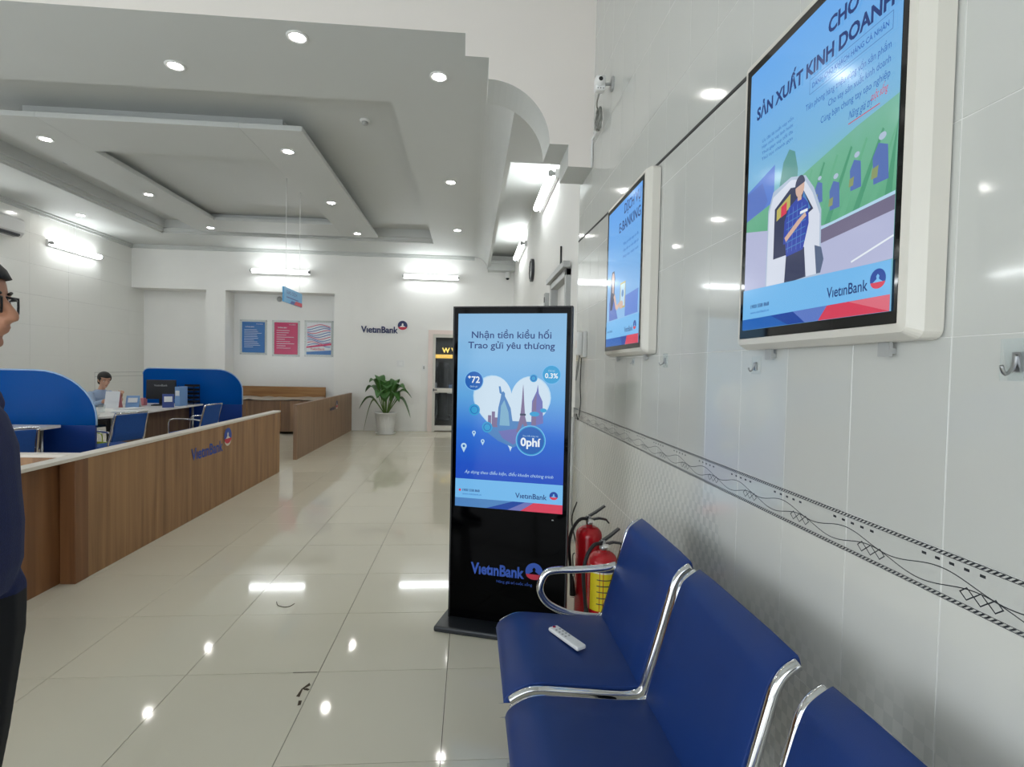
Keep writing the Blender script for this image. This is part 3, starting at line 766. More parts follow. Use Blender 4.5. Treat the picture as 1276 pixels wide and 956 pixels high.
# driver in checked shirt
yp([(1.345, 1.685), (1.34, 1.76), (1.265, 1.765), (1.255, 1.69)], 'dark')
yp([(1.355, 1.79), (1.352, 1.85), (1.335, 1.88), (1.30, 1.895), (1.275, 1.89), (1.255, 1.87), (1.25, 1.82), (1.27, 1.76), (1.34, 1.755), (1.345, 1.79)], 'plaid')
for k in range(6): z = 1.775+.017*k; p.line(YZ(1.343, z), YZ(1.262, z+.006), .0025, EB['teal'])
for k in range(4): y = 1.333-.018*k; p.line(YZ(y, 1.765), YZ(y, 1.878), .0025, EB['purple'])
p.line(YZ(1.345, 1.80), YZ(1.285, 1.835), .014, EB['skin']); p.line(YZ(1.285, 1.835), YZ(1.262, 1.845), .012, EB['skin']); p.rect(*[YZ(1.285, 0)[0], YZ(1.255, 0)[0]], YZ(0, 1.85)[1], YZ(0, 1.857)[1], EB['white'])
q = YZ(1.289, 1.918); p.disc(q[0], q[1], .018, EB['skin'], rz=.024)
p.disc(q[0], q[1]+.006, .020, EB['dark'], rz=.024, a0=0.1, a1=PI*1.05); p.rect(q[0]-.008, q[0]+.008, q[1]-.032, q[1]-.015, EB['skin'])
# footer
yp([(1.56, 1.695), (.96, 1.678), (.96, 1.55), (1.56, 1.55)], 'foot')
yp([(1.56, 1.608), (.96, 1.610), (.96, 1.55), (1.56, 1.55)], 'blue'); yp([(1.40, 1.608), (.96, 1.61), (.96, 1.55), (1.32, 1.55)], 'deep'); yp([(1.30, 1.609), (.96, 1.61), (.96, 1.55), (1.25, 1.55)], 'purple'); yp([(1.17, 1.609), (.96, 1.61), (.96, 1.55), (1.20, 1.55)], 'red'); yp([(1.10, 1.609), (.96, 1.61), (.96, 1.575)], 'lred')
def yt(body, y0, y1, z, m, h, **k): p.text(body, YZ(y0, z)[0], YZ(y0, z)[1], y0-y1, EB[m], height=h, **k)
yt('VıetınBank', 1.172, 1.045, 1.626, 'navy', .034, bold=.012); q = YZ(1.018, 1.645); p.emblem(q[0], q[1], .021, EB['deep'], EB['red'], EB['foot'])
yt('1900 558 868', 1.505, 1.41, 1.638, 'navy', .014, bold=.02); yt('www.vietinbank.vn', 1.505, 1.41, 1.622, 'blue', .010)
yt('SẢN XUẤT KINH DOANH', 1.505, 1.003, 2.180, 'navy', .048, bold=.035); yt('CHO VAY', 1.20, 1.003, 2.240, 'navy', .048, bold=.035)
for a, b in (((1.262, 2.133), (1.004, 2.133)), ((1.262, 2.168), (1.004, 2.168)), ((1.262, 2.133), (1.262, 2.168)), ((1.004, 2.133), (1.004, 2.168))): p.line(YZ(*a), YZ(*b), .0018, EB['teal'])
yt('DÀNH CHO KHÁCH HÀNG CÁ NHÂN', 1.252, 1.014, 2.144, 'blue', .017, bold=.01)
for s, z, y in (('Tiên phong hàng triệu vùng vốn sản phẩm', 2.098, 1.275), ('Cho vay sản xuất kinh doanh', 2.070, 1.19), ('Cùng bạn chung tay tạo nghiệp', 2.042, 1.215)): yt(s, y, 1.006, z, 'blue', .022)
yt('Nâng giá trị', 1.12, 1.05, 2.008, 'blue', .026, shear=.35); yt('cuộc sống', 1.055, 1.01, 2.016, 'red', .024, shear=.35); p.line(YZ(1.12, 1.998), YZ(1.03, 2.0), .002, EB['red'])
for k in range(4): yt(('Ưu đãi lãi suất vay vốn', 'Hạn mức vay linh hoạt', 'Thời gian vay tối đa', 'Thủ tục nhanh gọn')[k], 1.47, 1.325, 2.103-.017*k, 'blue', .012)
p.build('screen', t1)
# ---- far display: woman holding a phone
t2, W2, H2 = wall_display('wall_display', 'white-framed wall display showing a long-haired woman holding a phone', 3.205, 2.53, 1.565, 2.40)
ax0, ax1, az0, az1 = .028, W2-.028, .024, H2-.024
ramp_emit('ebank_screen', [(0, '#86b6ea'), (.25, '#8fc0ee'), (.45, '#7db4ea'), (.65, '#74b2ee'), (1, '#5fa6f2')], cloud=.03)
def YZ(y, z): return (3.205-y, z-1.565)
p = Print(); p.rect(ax0, ax1, az0, az1, 'ebank_screen')
yt('DỊCH VỤ', 2.86, 2.575, 2.30, 'navy', .075, bold=.015); yt('E-BANKING', 2.95, 2.575, 2.215, 'navy', .075, bold=.015)
for k in range(3): yt(('Đăng ký nhận ngay ưu đãi', 'Giao dịch an toàn tiện lợi', 'Mọi lúc mọi nơi')[k], 2.86, 2.60, 2.13-.035*k, 'blue', .02)
yp([(3.12, 1.74), (3.13, 1.84), (3.10, 1.90), (3.06, 1.92), (3.02, 1.90), (2.98, 1.80), (2.94, 1.74)], 'purple')
yp([(3.10, 1.80), (3.10, 1.97), (3.075, 2.02), (3.03, 2.02), (3.01, 1.97), (3.02, 1.86), (3.06, 1.80)], 'dark')
q = YZ(3.05, 1.975); p.disc(q[0], q[1], .026, EB['skin'], rz=.036); yp([(3.06, 1.94), (3.06, 1.90), (3.035, 1.89), (3.035, 1.94)], 'skin')
p.line(YZ(3.02, 1.88), YZ(2.97, 1.80), .03, EB['skin']); p.line(YZ(2.97, 1.80), YZ(2.87, 1.825), .026, EB['skin'])
yp([(2.90, 1.79), (2.90, 1.93), (2.80, 1.93), (2.80, 1.79)], 'yellow'); yp([(2.888, 1.80), (2.888, 1.92), (2.812, 1.92), (2.812, 1.80)], 'pale'); q = YZ(2.85, 1.87); p.disc(q[0], q[1], .02, EB['teal']); q = YZ(2.87, 1.81); p.disc(q[0], q[1], .03, EB['skin'], rz=.022)
yp([(2.80, 1.85), (2.58, 1.86), (2.58, 1.74), (2.80, 1.74)], 'tarp')
yp([(3.18, 1.735), (2.555, 1.735), (2.555, 1.589), (3.18, 1.589)], 'foot')
yp([(3.18, 1.635), (2.555, 1.635), (2.555, 1.589), (3.18, 1.589)], 'blue'); yp([(2.87, 1.635), (2.555, 1.635), (2.555, 1.589), (2.84, 1.589)], 'deep'); yp([(2.75, 1.635), (2.555, 1.635), (2.555, 1.589), (2.78, 1.589)], 'red')
yt('VıetınBank', 2.80, 2.655, 1.655, 'navy', .04, bold=.012); q = YZ(2.62, 1.68); p.emblem(q[0], q[1], .024, EB['deep'], EB['red'], EB['foot']); yt('1900 558 868', 3.15, 3.04, 1.67, 'navy', .016)
p.build('screen', t2)

# ================================================================== WAITING BENCH
bench = thing('waiting_bench', 'row of blue vinyl beam seats with chrome tube frames along the tiled wall', 'bench', (.45, 1.3, 0))
def bl(p): return (p[0]-.45, p[1]-1.3, p[2])
SEATP = [(.122, .418), (.132, .442), (.165, .466), (.215, .482), (.30, .478), (.45, .464), (.562, .462)]
BACKP = [(.544, .448), (.562, .52), (.590, .62), (.618, .72), (.638, .785), (.655, .822), (.690, .850), (.705, .858)]
FRAMEP = [(.142, .430), (.17, .447), (.215, .460), (.30, .455), (.45, .440), (.52, .438), (.555, .452), (.572, .50), (.603, .61), (.636, .735), (.652, .79), (.672, .822), (.700, .840)]
def sheet(prof, y0, y1, th, parent, name, m, nrm=1, n=5):
    P = catmull([(x, 0, z) for x, z in prof], 4); bm = bmesh.new(); rows = []
    for i, q in enumerate(P):
        t = (P[min(i+1, len(P)-1)]-P[max(i-1, 0)]).normalized(); nv = Vector((t.z, 0, -t.x))    # below / behind
        f = min(1, min(i, len(P)-1-i)/2.0+.35)
        top, bot = [], []
        for k in range(n+1):
            s = k/n; y = y0+(y1-y0)*s; e = .35+.65*min(1, min(s, 1-s)/.06)
            top.append(bm.verts.new(bl((q.x, y, q.z-.006*(1-e)))))
            bot.append(bm.verts.new(bl((q.x+nv.x*th*f, y, q.z+nv.z*th*f))))
        rows.append((top, bot))
    for (a, c), (b, d) in zip(rows, rows[1:]):
        for k in range(n):
            bm.faces.new((a[k], a[k+1], b[k+1], b[k])); bm.faces.new((c[k+1], c[k], d[k], d[k+1]))
        bm.faces.new((a[0], b[0], d[0], c[0])); bm.faces.new((a[n], c[n], d[n], b[n]))
    bm.faces.new(rows[0][0]+rows[0][1][::-1]); bm.faces.new(rows[-1][0][::-1]+rows[-1][1])
    return mk(name, bm, m, parent, smooth=True, bevel=.004, seg=2)
for ya, yb in ((1.612, 2.09), (1.062, 1.545), (.468, .952)):
    sheet(SEATP, ya, yb, .034, bench, 'seat', 'vinyl_blue'); sheet(BACKP, ya, yb, .034, bench, 'backrest', 'vinyl_blue')
    for y in (ya-.010, yb+.010):
        bm = bmesh.new(); tube(bm, [bl((x, y, z)) for x, _, z in catmull([(a, 0, b) for a, b in FRAMEP], 5)], .0125, 10); mk('side_frame', bm, 'chrome', bench)
    for y in (ya+.06, yb-.06):
        mk('seat_bracket', B((*[v-.45 for v in (.36, .56)], y-.02-1.3, y+.02-1.3, .405, .437)), 'black_metal', bench)
for y in (2.122, .44):
    bm = bmesh.new(); tube(bm, [bl((x, y, z)) for x, _, z in catmull([(.612, 0, .652), (.56, 0, .640), (.454, 0, .634), (.36, 0, .632), (.318, 0, .615), (.300, 0, .556), (.328, 0, .502), (.395, 0, .463), (.47, 0, .445), (.545, 0, .436)], 6)], .0145, 12); mk('armrest', bm, 'chrome', bench)
mk('beam', B((.42-.45, .48-.45, .40-1.3, 2.15-1.3, .345, .405)), 'black_metal', bench, bevel=.004)
for y in (.72, 1.84):
    bm = bmesh.new(); tube(bm, [bl(q) for q in ((.45, y, .35), (.45, y, .09))], .028, 12)
    tube(bm, [bl(q) for q in catmull([(.16, y, .028), (.30, y, .05), (.45, y, .085), (.60, y, .05), (.70, y, .028)], 4)], .019, 8)
    mk('leg', bm, 'steel', bench, smooth=True)
    for x in (.165, .695): bm = bmesh.new(); lathe(bm, [(.022, 0), (.022, .012), (.014, .02)], 12, bl((x, y, 0))); mk('foot_pad', bm, 'rubber', bench)
# remote control lying on the first seat
rc = thing('remote_control', 'slim white remote control lying on the blue bench seat', 'remote control', (.365, 1.868, .474), math.atan2(-.155, .082))
bm = B((-.085, .085, -.021, .021, .003, .018)); mk('case', bm, 'white_plastic', rc, bevel=.006, seg=3)
for k in range(4):
    for s in (-.008, .008):
        bm = bmesh.new(); lathe(bm, [(.004, .0182), (.004, .0195), (.0001, .0196)], 8, (-.05+.018*k, s, 0)); mk('button', bm, 'grey_plastic', rc)
bm = bmesh.new(); lathe(bm, [(.006, .0182), (.006, .0195), (.0001, .0196)], 10, (-.074, 0, 0)); mk('button', bm, 'red_paint', rc)
mk('lens_window', B((-.0862, -.0845, -.010, .010, .006, .014)), 'black_gloss', rc)

# ================================================================== FIRE EXTINGUISHERS
def extinguisher(label, x, y, H, r, rz, lab=True):
    t = thing('fire_extinguisher', label, 'fire extinguisher', (x, y, 0), rz, None)
    bm = bmesh.new(); prof = [(r*.9, 0), (r, .012), (r, H-.06)]
    for k in range(1, 8): a = PI/2*k/8; prof.append((.018+(r-.018)*math.cos(a), H-.06+.06*math.sin(a)))
    prof += [(.018, H), (.018, H+.012), (.0001, H+.012)]
    lathe(bm, prof, 28); mk('cylinder', bm, 'red_paint', t, smooth=True)
    bm = bmesh.new(); lathe(bm, [(.019, H+.008), (.021, H+.012), (.021, H+.032), (.013, H+.036), (.013, H+.06), (.0001, H+.06)], 16); mk('valve', bm, 'steel', t, smooth=True)
    bm = bmesh.new(); lathe(bm, [(.016, 0), (.016, .012), (.0001, .013)], 14, (0, -.032, H+.03)); mk('pressure_gauge', bm, 'label_white', t)
    bm = bmesh.new()
    prism(bm, [(-.02, -.011, H+.052), (.04, -.011, H+.085), (.092, -.011, H+.118), (.096, -.011, H+.110), (.04, -.011, H+.072), (-.02, -.011, H+.04)], (0, .022, 0))
    l = mk('carry_handle', bm, 'black_metal', t)
    bm = bmesh.new(); prism(bm, [(-.01, -.009, H+.038), (.06, -.009, H+.048), (.105, -.009, H+.038), (.125, -.009, H+.012), (.118, -.009, H+.009), (.10, -.009, H+.028), (.06, -.009, H+.036), (-.01, -.009, H+.026)], (0, .018, 0))
    mk('squeeze_lever', bm, 'black_metal', t)
    bm = bmesh.new(); tube(bm, catmull([(-.01, 0, H+.04), (-.06, -.01, H+.04), (-.105, -.02, H-.01), (-.125, -.02, H-.10), (-.115, -.02, H-.22), (-.105, -.02, H-.30)], 6), .010, 8); h = mk('hose', bm, 'rubber', t)
    bm = bmesh.new(); tube(bm, [(-.105, -.02, H-.29), (-.100, -.02, H-.34), (-.095, -.02, H-.40)], [.012, .015, .019], 10); mk('nozzle', bm, 'black_matte', h)
    if lab:
        def band(a0, a1, z0, z1, m, nm, dr):
            bm = bmesh.new(); n = 10; rows = []
            for k in range(n+1):
                a = a0+(a1-a0)*k/n; rows.append([bm.verts.new(((r+dr)*math.cos(a), (r+dr)*math.sin(a), z)) for z in (z0, z1)])
            for p, q in zip(rows, rows[1:]): bm.faces.new((p[0], q[0], q[1], p[1]))
            return mk(nm, bm, m, t, smooth=True)
        band(-PI*.95, -PI*.05, H-.30, H-.10, 'label_yellow', 'instruction_label', .0006)
        band(-PI*.95, -PI*.05, H-.10, H-.06-.002, 'label_white', 'title_label', .0006)
        band(-PI*.80, -PI*.20, H-.092, H-.072, 'logo_navy', 'title_print', .0011)
        for k in range(5): band(-PI*(.62-.0*k)-.5, -PI*.62+.9, H-.135-.032*k, H-.130-.032*k, 'print_dark', 'text_line', .0011)
        band(-PI*.72, -PI*.3, H-.325, H-.302, 'label_white', 'date_sticker', .0006)
    return t
extinguisher('red fire extinguisher with a yellow instruction label behind the bench', .735, 2.80, .475, .080, .25)
extinguisher('red fire extinguisher without a visible label, tucked behind the yellow-labelled one', .715, 3.06, .535, .078, .1, False)

# ================================================================== COUNTERS
c1 = thing('counter_partition', 'low wooden partition counter with pale cap and blue bank logo', 'counter', (-2.51, 5.5, 0))
def o1(x0, x1, y0, y1, z0, z1): return (x0+2.51, x1+2.51, y0-5.5, y1-5.5, z0, z1)
mk('front_panel', B(o1(-2.56, -2.51, 3.71, 7.3, 0, .80)), 'wood_counter', c1)
mk('corner_post', B(o1(-2.60, -2.505, 3.60, 3.72, 0, .80)), 'wood_post', c1, bevel=.004)
mk('near_panel', B(o1(-2.65, -2.61, 1.2, 3.62, 0, .80)), 'wood_post', c1)
mk('return_panel', B(o1(-4.35, -2.56, 3.72, 3.76, 0, .80)), 'wood_counter', c1)
mk('cap', B(o1(-2.60, -2.50, 1.15, 7.305, .80, .822)), 'cap_cream', c1, bevel=.003)
mk('return_cap', B(o1(-4.35, -2.6, 3.70, 3.78, .80, .822)), 'cap_cream', c1, bevel=.003)
lp = Print()
lp.text('VıetınBank', 0, -.01, .62, 'logo_blue', height=.155, bold=.02)
lp.emblem(.735, .125, .085, MATS['logo_blue'], MATS['logo_red'], MATS['cap_cream'])
lo = lp.build('logo', c1, loc=(.003, 5.03-5.5, .555)); lo.rotation_euler = (0, 0, PI/2)
c2 = thing('counter_partition', 'wooden partition panel between the plant and the wrapped bench', 'counter', (-2.58, 10.0, 0))
mk('front_panel', B((-.05, 0, -1.78, 1.96, 0, .82)), 'wood_far', c2)
mk('cap', B((-.055, .005, -1.785, 1.965, .82, .832)), 'wood_far', c2)
lp = Print(); lp.text('VıetınBank', 0, 0, .42, 'logo_navy', height=.10, bold=.02); lp.emblem(.55, .09, .075, MATS['logo_navy'], MATS['logo_red'], MATS['cap_cream'])
lo = lp.build('logo', c2, loc=(.003, .08, .585)); lo.rotation_euler = (0, 0, PI/2)

# ================================================================== TELLER PARTITIONS AND DESKS
def partition(label, y, xl, xr, zt, R):
    t = thing('partition_screen', label, 'partition', ((xl+xr)/2, y, 0), 0)
    cx = (xl+xr)/2
    def outline(inset, z0):
        pts = [(xl-cx+inset, z0), (xr-cx-inset, z0)]; r = R-inset
        for k in range(11): a = PI/2*k/10; pts.append((xr-cx-R+r*math.cos(a), zt-R*.85+(R*.85-inset)*math.sin(a)))
        rl = .10
        for k in range(5): a = PI/2+PI/2*k/4; pts.append((xl-cx+rl+(rl-inset)*math.cos(a), zt-rl+(rl-inset)*math.sin(a)))
        return pts
    bm = bmesh.new(); prism(bm, [(x, -.008, z) for x, z in outline(.008, .74)], (0, .016, 0)); mk('acrylic_sheet', bm, 'acrylic_blue', t)
    mk('lower_board', B((xl-cx+.01, xr-cx-.008, -.015, .015, .02, .74)), mat('navy_board', '#0b3a8c', .35), t)
    bm = bmesh.new(); o = outline(0, .74)[1:]; tube(bm, [(x, 0, z) for x, z in o], .009, 6); mk('edge_strip', bm, mat('edge_white', '#9dbfe0', .4), t)
    for x in (xl-cx+.1, xr-cx-.1): mk('foot', B((x-.03, x+.03, -.04, .04, 0, .02)), 'steel', t)
partition('blue acrylic desk partition with curved top beside the document stand', 6.05, -5.6, -3.99, 1.325, .62)
partition('blue acrylic desk partition with curved top behind the computer monitor', 9.32, -5.42, -3.82, 1.325, .42)
def desk(label, y0, y1, xf, xb):
    t = thing('teller_desk', label, 'desk', (xf, y0, 0)); L = y1-y0; D = xb-xf
    bm = bmesh.new(); pts = [(0, L), (D, L), (D, -.35)]
    for k in range(9): a = PI*1.5+PI/2*k/8; pts.append((-.45+.45*math.cos(a), .1+.45*math.sin(a)))
    prism(bm, [(x, y, .722) for x, y in pts], (0, 0, .028)); mk('desktop', bm, 'white_lam', t, bevel=.004)
    mk('modesty_panel', B((-.22, -.2, .25, L-.05, .05, .72)), 'wood_desk', t)
    mk('side_cabinet', B((-.62, -.24, L-.75, L-.08, .02, .72)), 'wood_desk', t)
    for y in (.12, L-.1):
        bm = bmesh.new(); tube(bm, [(-.12, y, 0), (-.12, y, .722)], .018, 10); mk('leg', bm, 'steel', t)
        bm = bmesh.new(); tube(bm, [(D+.1, y, 0), (D+.1, y, .722)], .018, 10); mk('leg', bm, 'steel', t)
    return t
desk('white-topped teller desk with brown panel where the woman works', 7.05, 9.25, -4.42, -5.45)
desk('white-topped teller desk mostly hidden behind the standing man', 4.3, 5.98, -4.30, -5.45)

# ---- visitor chairs
def visitor_chair(label, x, y, rz, arms=True, cat='chair', group='visitor chairs at the teller desks'):
    """chair facing local -x"""
    t = thing('visitor_chair', label, cat, (x, y, 0), rz, group)
    bm = bmesh.new(); pr = [(-.24, .42), (-.22, .455), (-.10, .465), (.1, .455), (.2, .45)]
    prism(bm, [(a, -.22, b) for a, b in pr]+[(.2, -.22, .415), (-.2, -.22, .41)], (0, .44, 0)); mk('seat', bm, 'fabric_blue', t, bevel=.012)
    bm = bmesh.new(); bp_ = catmull([(.205, 0, .52), (.235, 0, .60), (.25, 0, .70), (.285, 0, .83)], 3)
    prism(bm, [(q.x, -.19, q.z) for q in bp_]+[(q.x+.03, -.19, q.z) for q in bp_[::-1]], (0, .38, 0)); mk('backrest', bm, 'fabric_blue', t, bevel=.01)
    for s in (-1, 1):
        bm = bmesh.new(); tube(bm, catmull([(.30, s*.205, .845), (.262, s*.21, .70), (.235, s*.215, .58), (.21, s*.22, .46), (.235, s*.22, .2), (.27, s*.22, .01)], 4), .0115, 8); mk('back_frame', bm, 'chrome', t)
        bm = bmesh.new(); tube(bm, [(-.22, s*.215, .01), (-.20, s*.215, .42), (.2, s*.215, .42)], .0115, 8); mk('leg', bm, 'chrome', t)
        if arms:
            bm = bmesh.new(); tube(bm, catmull([(-.20, s*.235, .44), (-.195, s*.245, .58), (-.16, s*.25, .635), (-.05, s*.25, .65), (.15, s*.245, .645), (.245, s*.225, .63)], 4), .0115, 8); mk('armrest', bm, 'chrome', t)
    bm = bmesh.new(); tube(bm, [(.30, -.205, .845), (.30, .205, .845)], .0115, 8); mk('top_rail', bm, 'chrome', t)
visitor_chair('blue chrome-framed chair behind the near end of the wooden counter, below the document stand', -4.12, 4.95, -.55)
visitor_chair('blue chrome-framed chair between the curved partition and the white desk end', -4.16, 6.55, -.3)
visitor_chair('blue chrome-framed chair with loop arms in front of the far curved partition', -3.94, 7.95, -.1)
def office_chair(x, y):
    t = thing('office_chair', 'teal-blue swivel chair the woman sits on', 'chair', (x, y, 0), -.2)
    bm = bmesh.new(); pts = []
    for k in range(13): a = PI*k/12; pts.append((.0, .22*math.cos(a), .80+.16*math.sin(a)))
    pts = [(0, .22, .55)]+pts+[(0, -.22, .55)]
    prism(bm, pts, (.06, 0, 0)); mk('backrest', bm, mat('teal_fabric', '#24507a', .8), t, bevel=.015)
    mk('seat', B((.03, .48, -.23, .23, .42, .49)), 'teal_fabric', t, bevel=.02)
    mk('back_arm', B((-.03, 0, -.03, .03, .40, .62), (-.03, .25, -.03, .03, .39, .42)), 'black_matte', t)
    bm = bmesh.new(); tube(bm, [(.25, 0, .42), (.25, 0, .08)], .028, 10); mk('gas_lift', bm, 'steel', t)
    bm = bmesh.new()
    for k in range(5): a = 2*PI*k/5; tube(bm, [(.25, 0, .10), (.25+.28*math.cos(a), .28*math.sin(a), .06)], [.022, .014], 8)
    mk('star_base', bm, 'black_matte', t)
    for k in range(5): a = 2*PI*k/5; bm = bmesh.new(); sphere(bm, (.25+.28*math.cos(a), .28*math.sin(a), .029), .028, 10); mk('castor', bm, 'black_matte', t)
office_chair(-6.05, 8.56)

# ---- things on the desks (desktop at z .75)
DZ = .751
mo = thing('computer_monitor', 'black computer monitor seen from behind on the far desk', 'monitor', (-4.83, 8.78, DZ), .25)
bm = bmesh.new(); prism(bm, [(-.20, -.03, .10), (.20, -.03, .10), (.205, -.03, .40), (-.195, -.03, .40)], (0, .05, 0)); mk('screen_case', bm, 'black_matte', mo, bevel=.008)
mk('stand_neck', B((-.03, .03, -.0, .03, .01, .2)), 'black_matte', mo); mk('stand_base', B((-.12, .12, -.08, .1, 0, .015)), 'black_matte', mo, bevel=.005)
lp = Print(); lp.text('VıetınBank', -.09, .30, .18, 'grey_plastic', height=.045); lp.build('back_mark', mo, loc=(0, -.031, 0))
tr = thing('document_tray', 'black stacked letter trays at the end of the far desk', 'document tray', (-4.58, 9.12, DZ), .0)
for k in range(5): mk('tray', B((-.12, .12, -.10, .10, .02+.065*k, .028+.065*k), (-.12, .12, .092, .10, .02+.065*k, .06+.065*k)), 'black_matte', tr)
for x in (-.12, .112):
    for y in (-.10, .09): mk('upright', B((x, x+.008, y, y+.01, 0, .31)), 'black_matte', tr)
bf = thing('box_file', 'pale blue upright box file beside the black letter trays', 'file', (-4.53, 8.78, DZ), .0)
mk('spine', B((-.04, .04, -.11, .11, 0, .30)), 'paper_blue', bf, bevel=.004); mk('spine_label', B((-.03, .03, -.112, -.11, .16, .24)), 'paper', bf)
def leaflet(name, label, x, y, rz, w, h, m, m2):
    t = thing(name, label, 'leaflet', (x, y, DZ), rz)
    bm = bmesh.new(); prism(bm, [(-w/2, 0, 0), (w/2, 0, 0), (w/2, .07, h), (-w/2, .07, h)], (0, .004, 0)); mk('front_sheet', bm, m, t)
    bm = bmesh.new(); prism(bm, [(-w/2, .15, 0), (w/2, .15, 0), (w/2, .074, h), (-w/2, .074, h)], (0, .004, 0)); mk('back_sheet', bm, m2, t)
    bm = bmesh.new(); prism(bm, [(-w*.35, .022, h*.42), (w*.35, .022, h*.42), (w*.35, .056, h*.82), (-w*.35, .056, h*.82)], (0, -.003, 0)); mk('printed_panel', bm, 'paper', t)
leaflet('folded_leaflet', 'blue folded leaflet standing next to the white upright document', -4.98, 8.30, .3, .17, .17, 'paper_blue', 'paper')
leaflet('folded_leaflet', 'navy folded leaflet standing beside the monitor', -4.50, 8.36, .5, .15, .20, 'paper_navy', 'paper')
leaflet('folded_leaflet', 'white document standing upright in front of the woman', -5.16, 8.12, .2, .18, .24, 'paper', 'paper_pink')
ts = thing('tissue_box', 'small pink and white box next to the monitor', 'box', (-5.14, 8.74, DZ), .1)
mk('carton', B((-.09, .09, -.06, .06, 0, .11)), 'paper_pink', ts, bevel=.004); mk('tissue', B((-.02, .02, -.01, .01, .11, .15)), 'paper', ts)
for i, (x, y, a, l) in enumerate(((-4.62, 7.55, .1, 'stack of white papers on the near end of the woman\'s desk'), (-4.85, 8.0, -.3, 'loose white papers beside the standing blue leaflet'))):
    t = thing('paper_stack', l, 'papers', (x, y, DZ), a)
    for k in range(5): mk('sheet', B((-.105+.004*k, .105+.004*k, -.148+.006*k, .148+.006*k, .003*k, .003*k+.0025)), 'paper', t)
ct = thing('tray', 'round white tray with cups on the rounded desk end', 'tray', (-4.68, 6.88, DZ))
bm = bmesh.new(); lathe(bm, [(.0001, .004), (.13, .004), (.15, .03), (.155, .03), (.14, 0), (.0001, 0)], 24); mk('dish', bm, 'white_plastic', ct, smooth=True)
rcup = tag(mk('cup', (lambda b: (lathe(b, [(.0001, .004), (.03, .004), (.04, .075), (.043, .075), (.034, 0), (.0001, 0)], 18), b)[1])(bmesh.new()), 'cup_red', smooth=True), 'small red cup standing in the round white tray', 'cup'); rcup.location = (-4.70, 6.86, DZ+.005)
wc = tag(mk('plastic_cup', (lambda b: (lathe(b, [(.0001, .004), (.028, .004), (.038, .10), (.041, .10), (.032, 0), (.0001, 0)], 18), b)[1])(bmesh.new()), 'clear_acrylic', smooth=True), 'clear plastic cup standing on the desk before the woman', 'cup'); wc.location = (-4.85, 7.45, DZ)
bag = thing('shopping_bag', 'lime green bag on the floor beside the desk end', 'bag', (-4.62, 7.0, 0))
bm = bmesh.new(); prism(bm, [(-.12, -.05, .003), (.12, -.05, .003), (.14, -.04, .42), (-.14, -.04, .42)], (0, .1, 0)); mk('bag_body', bm, 'lime', bag, bevel=.01)
bm = bmesh.new(); tube(bm, catmull([(-.06, .01, .42), (-.05, .01, .52), (.05, .01, .52), (.06, .01, .42)], 4), .006, 6); mk('bag_handle', bm, 'lime', bag)
st = thing('document_stand', 'pale blue acrylic document stand on the near desk', 'document stand', (-4.62, 5.38, DZ), .55)
mk('foot', B((-.14, .14, -.10, .08, 0, .012)), 'white_lam', st)
bm = bmesh.new(); prism(bm, [(-.11, 0, .012), (.11, 0, .012), (.11, .06, .33), (-.11, .06, .33)], (0, .005, 0)); mk('holder', bm, 'clear_acrylic', st)
bm = bmesh.new(); prism(bm, [(-.10, -.004, .03), (.10, -.004, .03), (.10, .05, .32), (-.10, .05, .32)], (0, .003, 0)); mk('notice', bm, 'paper_blue', st)
bm = bmesh.new()
for k in range(6): z = .10+.033*k; y = -.006+(z-.03)/.29*.054-.004; prism(bm, [(-.07, y, z), (.07, y, z), (.07, y+.002, z+.01), (-.07, y+.002, z+.01)], (0, .002, 0))
mk('print_lines', bm, 'paper', st)

# ================================================================== NICHE: POSTERS AND WRAPPED BENCH
def poster(label, x0, x1, z0, z1, m, lines, kind):
    t = thing('poster', label, 'poster', (x0, YNI-.03, z0)); w, h = x1-x0, z1-z0
    mk('acrylic_cover', B((-.05, w+.05, -.002, .004, -.05, h+.05)), 'clear_acrylic', t)
    mk('sheet', B((0, w, -.006, -.003, 0, h)), m, t)
    for x in (-.03, w+.03):
        for z in (-.03, h+.03):
            bm = bmesh.new(); lathe(bm, [(.012, -.012), (.012, .0205)], 10, (x, 0, z), 'Y'); mk('standoff_pin', bm, 'steel', t)
    p = Print()
    if kind == 'text':
        rnd = random.Random(lines)
        p.text('VıetınBank', w*.62, h*.92, w*.3, 'poster_text')
        p.text('THÔNG BÁO', w*.14, h*.82, w*.4, 'poster_text', bold=.02)
        for k in range(lines):
            z = h*(.74-.62*k/lines); p.rect(w*.1, w*rnd.uniform(.45, .9), z, z+h*.012, 'poster_text')
    else:
        for k in range(11):
            pts = []
            for q in range(13):
                s = q/12; pts.append((w*(.03+.94*s), h*(.30+.06*k+.05*math.sin(5*s+k*.5))))
            pts = [(a, min(b, h*.98)) for a, b in pts]
            p.poly([(a, b) for a, b in pts]+[(a, b-h*.024) for a, b in pts[::-1]], ('poster_blue', 'poster_pink', 'logo_blue')[k % 3])
        p.poly([(0, 0), (w, 0), (w, h*.14), (0, h*.08)], 'poster_blue'); p.poly([(0, h*.2), (w, h*.3), (w, h*.37), (0, h*.25)], 'poster_pink')
        p.text('VıetınBank', w*.15, h*.14, w*.6, 'paper_pink', bold=.03)
    p.build('print', t, loc=(0, -.0062, 0))
poster('blue notice poster with white text in the wall niche', -5.095, -4.603, 1.68, 2.365, 'poster_blue', 11, 'text')
poster('crimson notice poster with white text in the wall niche', -4.395, -3.885, 1.655, 2.37, 'poster_pink', 9, 'text')
poster('white poster with swirling red and blue stripes in the wall niche', -3.69, -3.145, 1.665, 2.385, 'paper', 0, 'swirl')
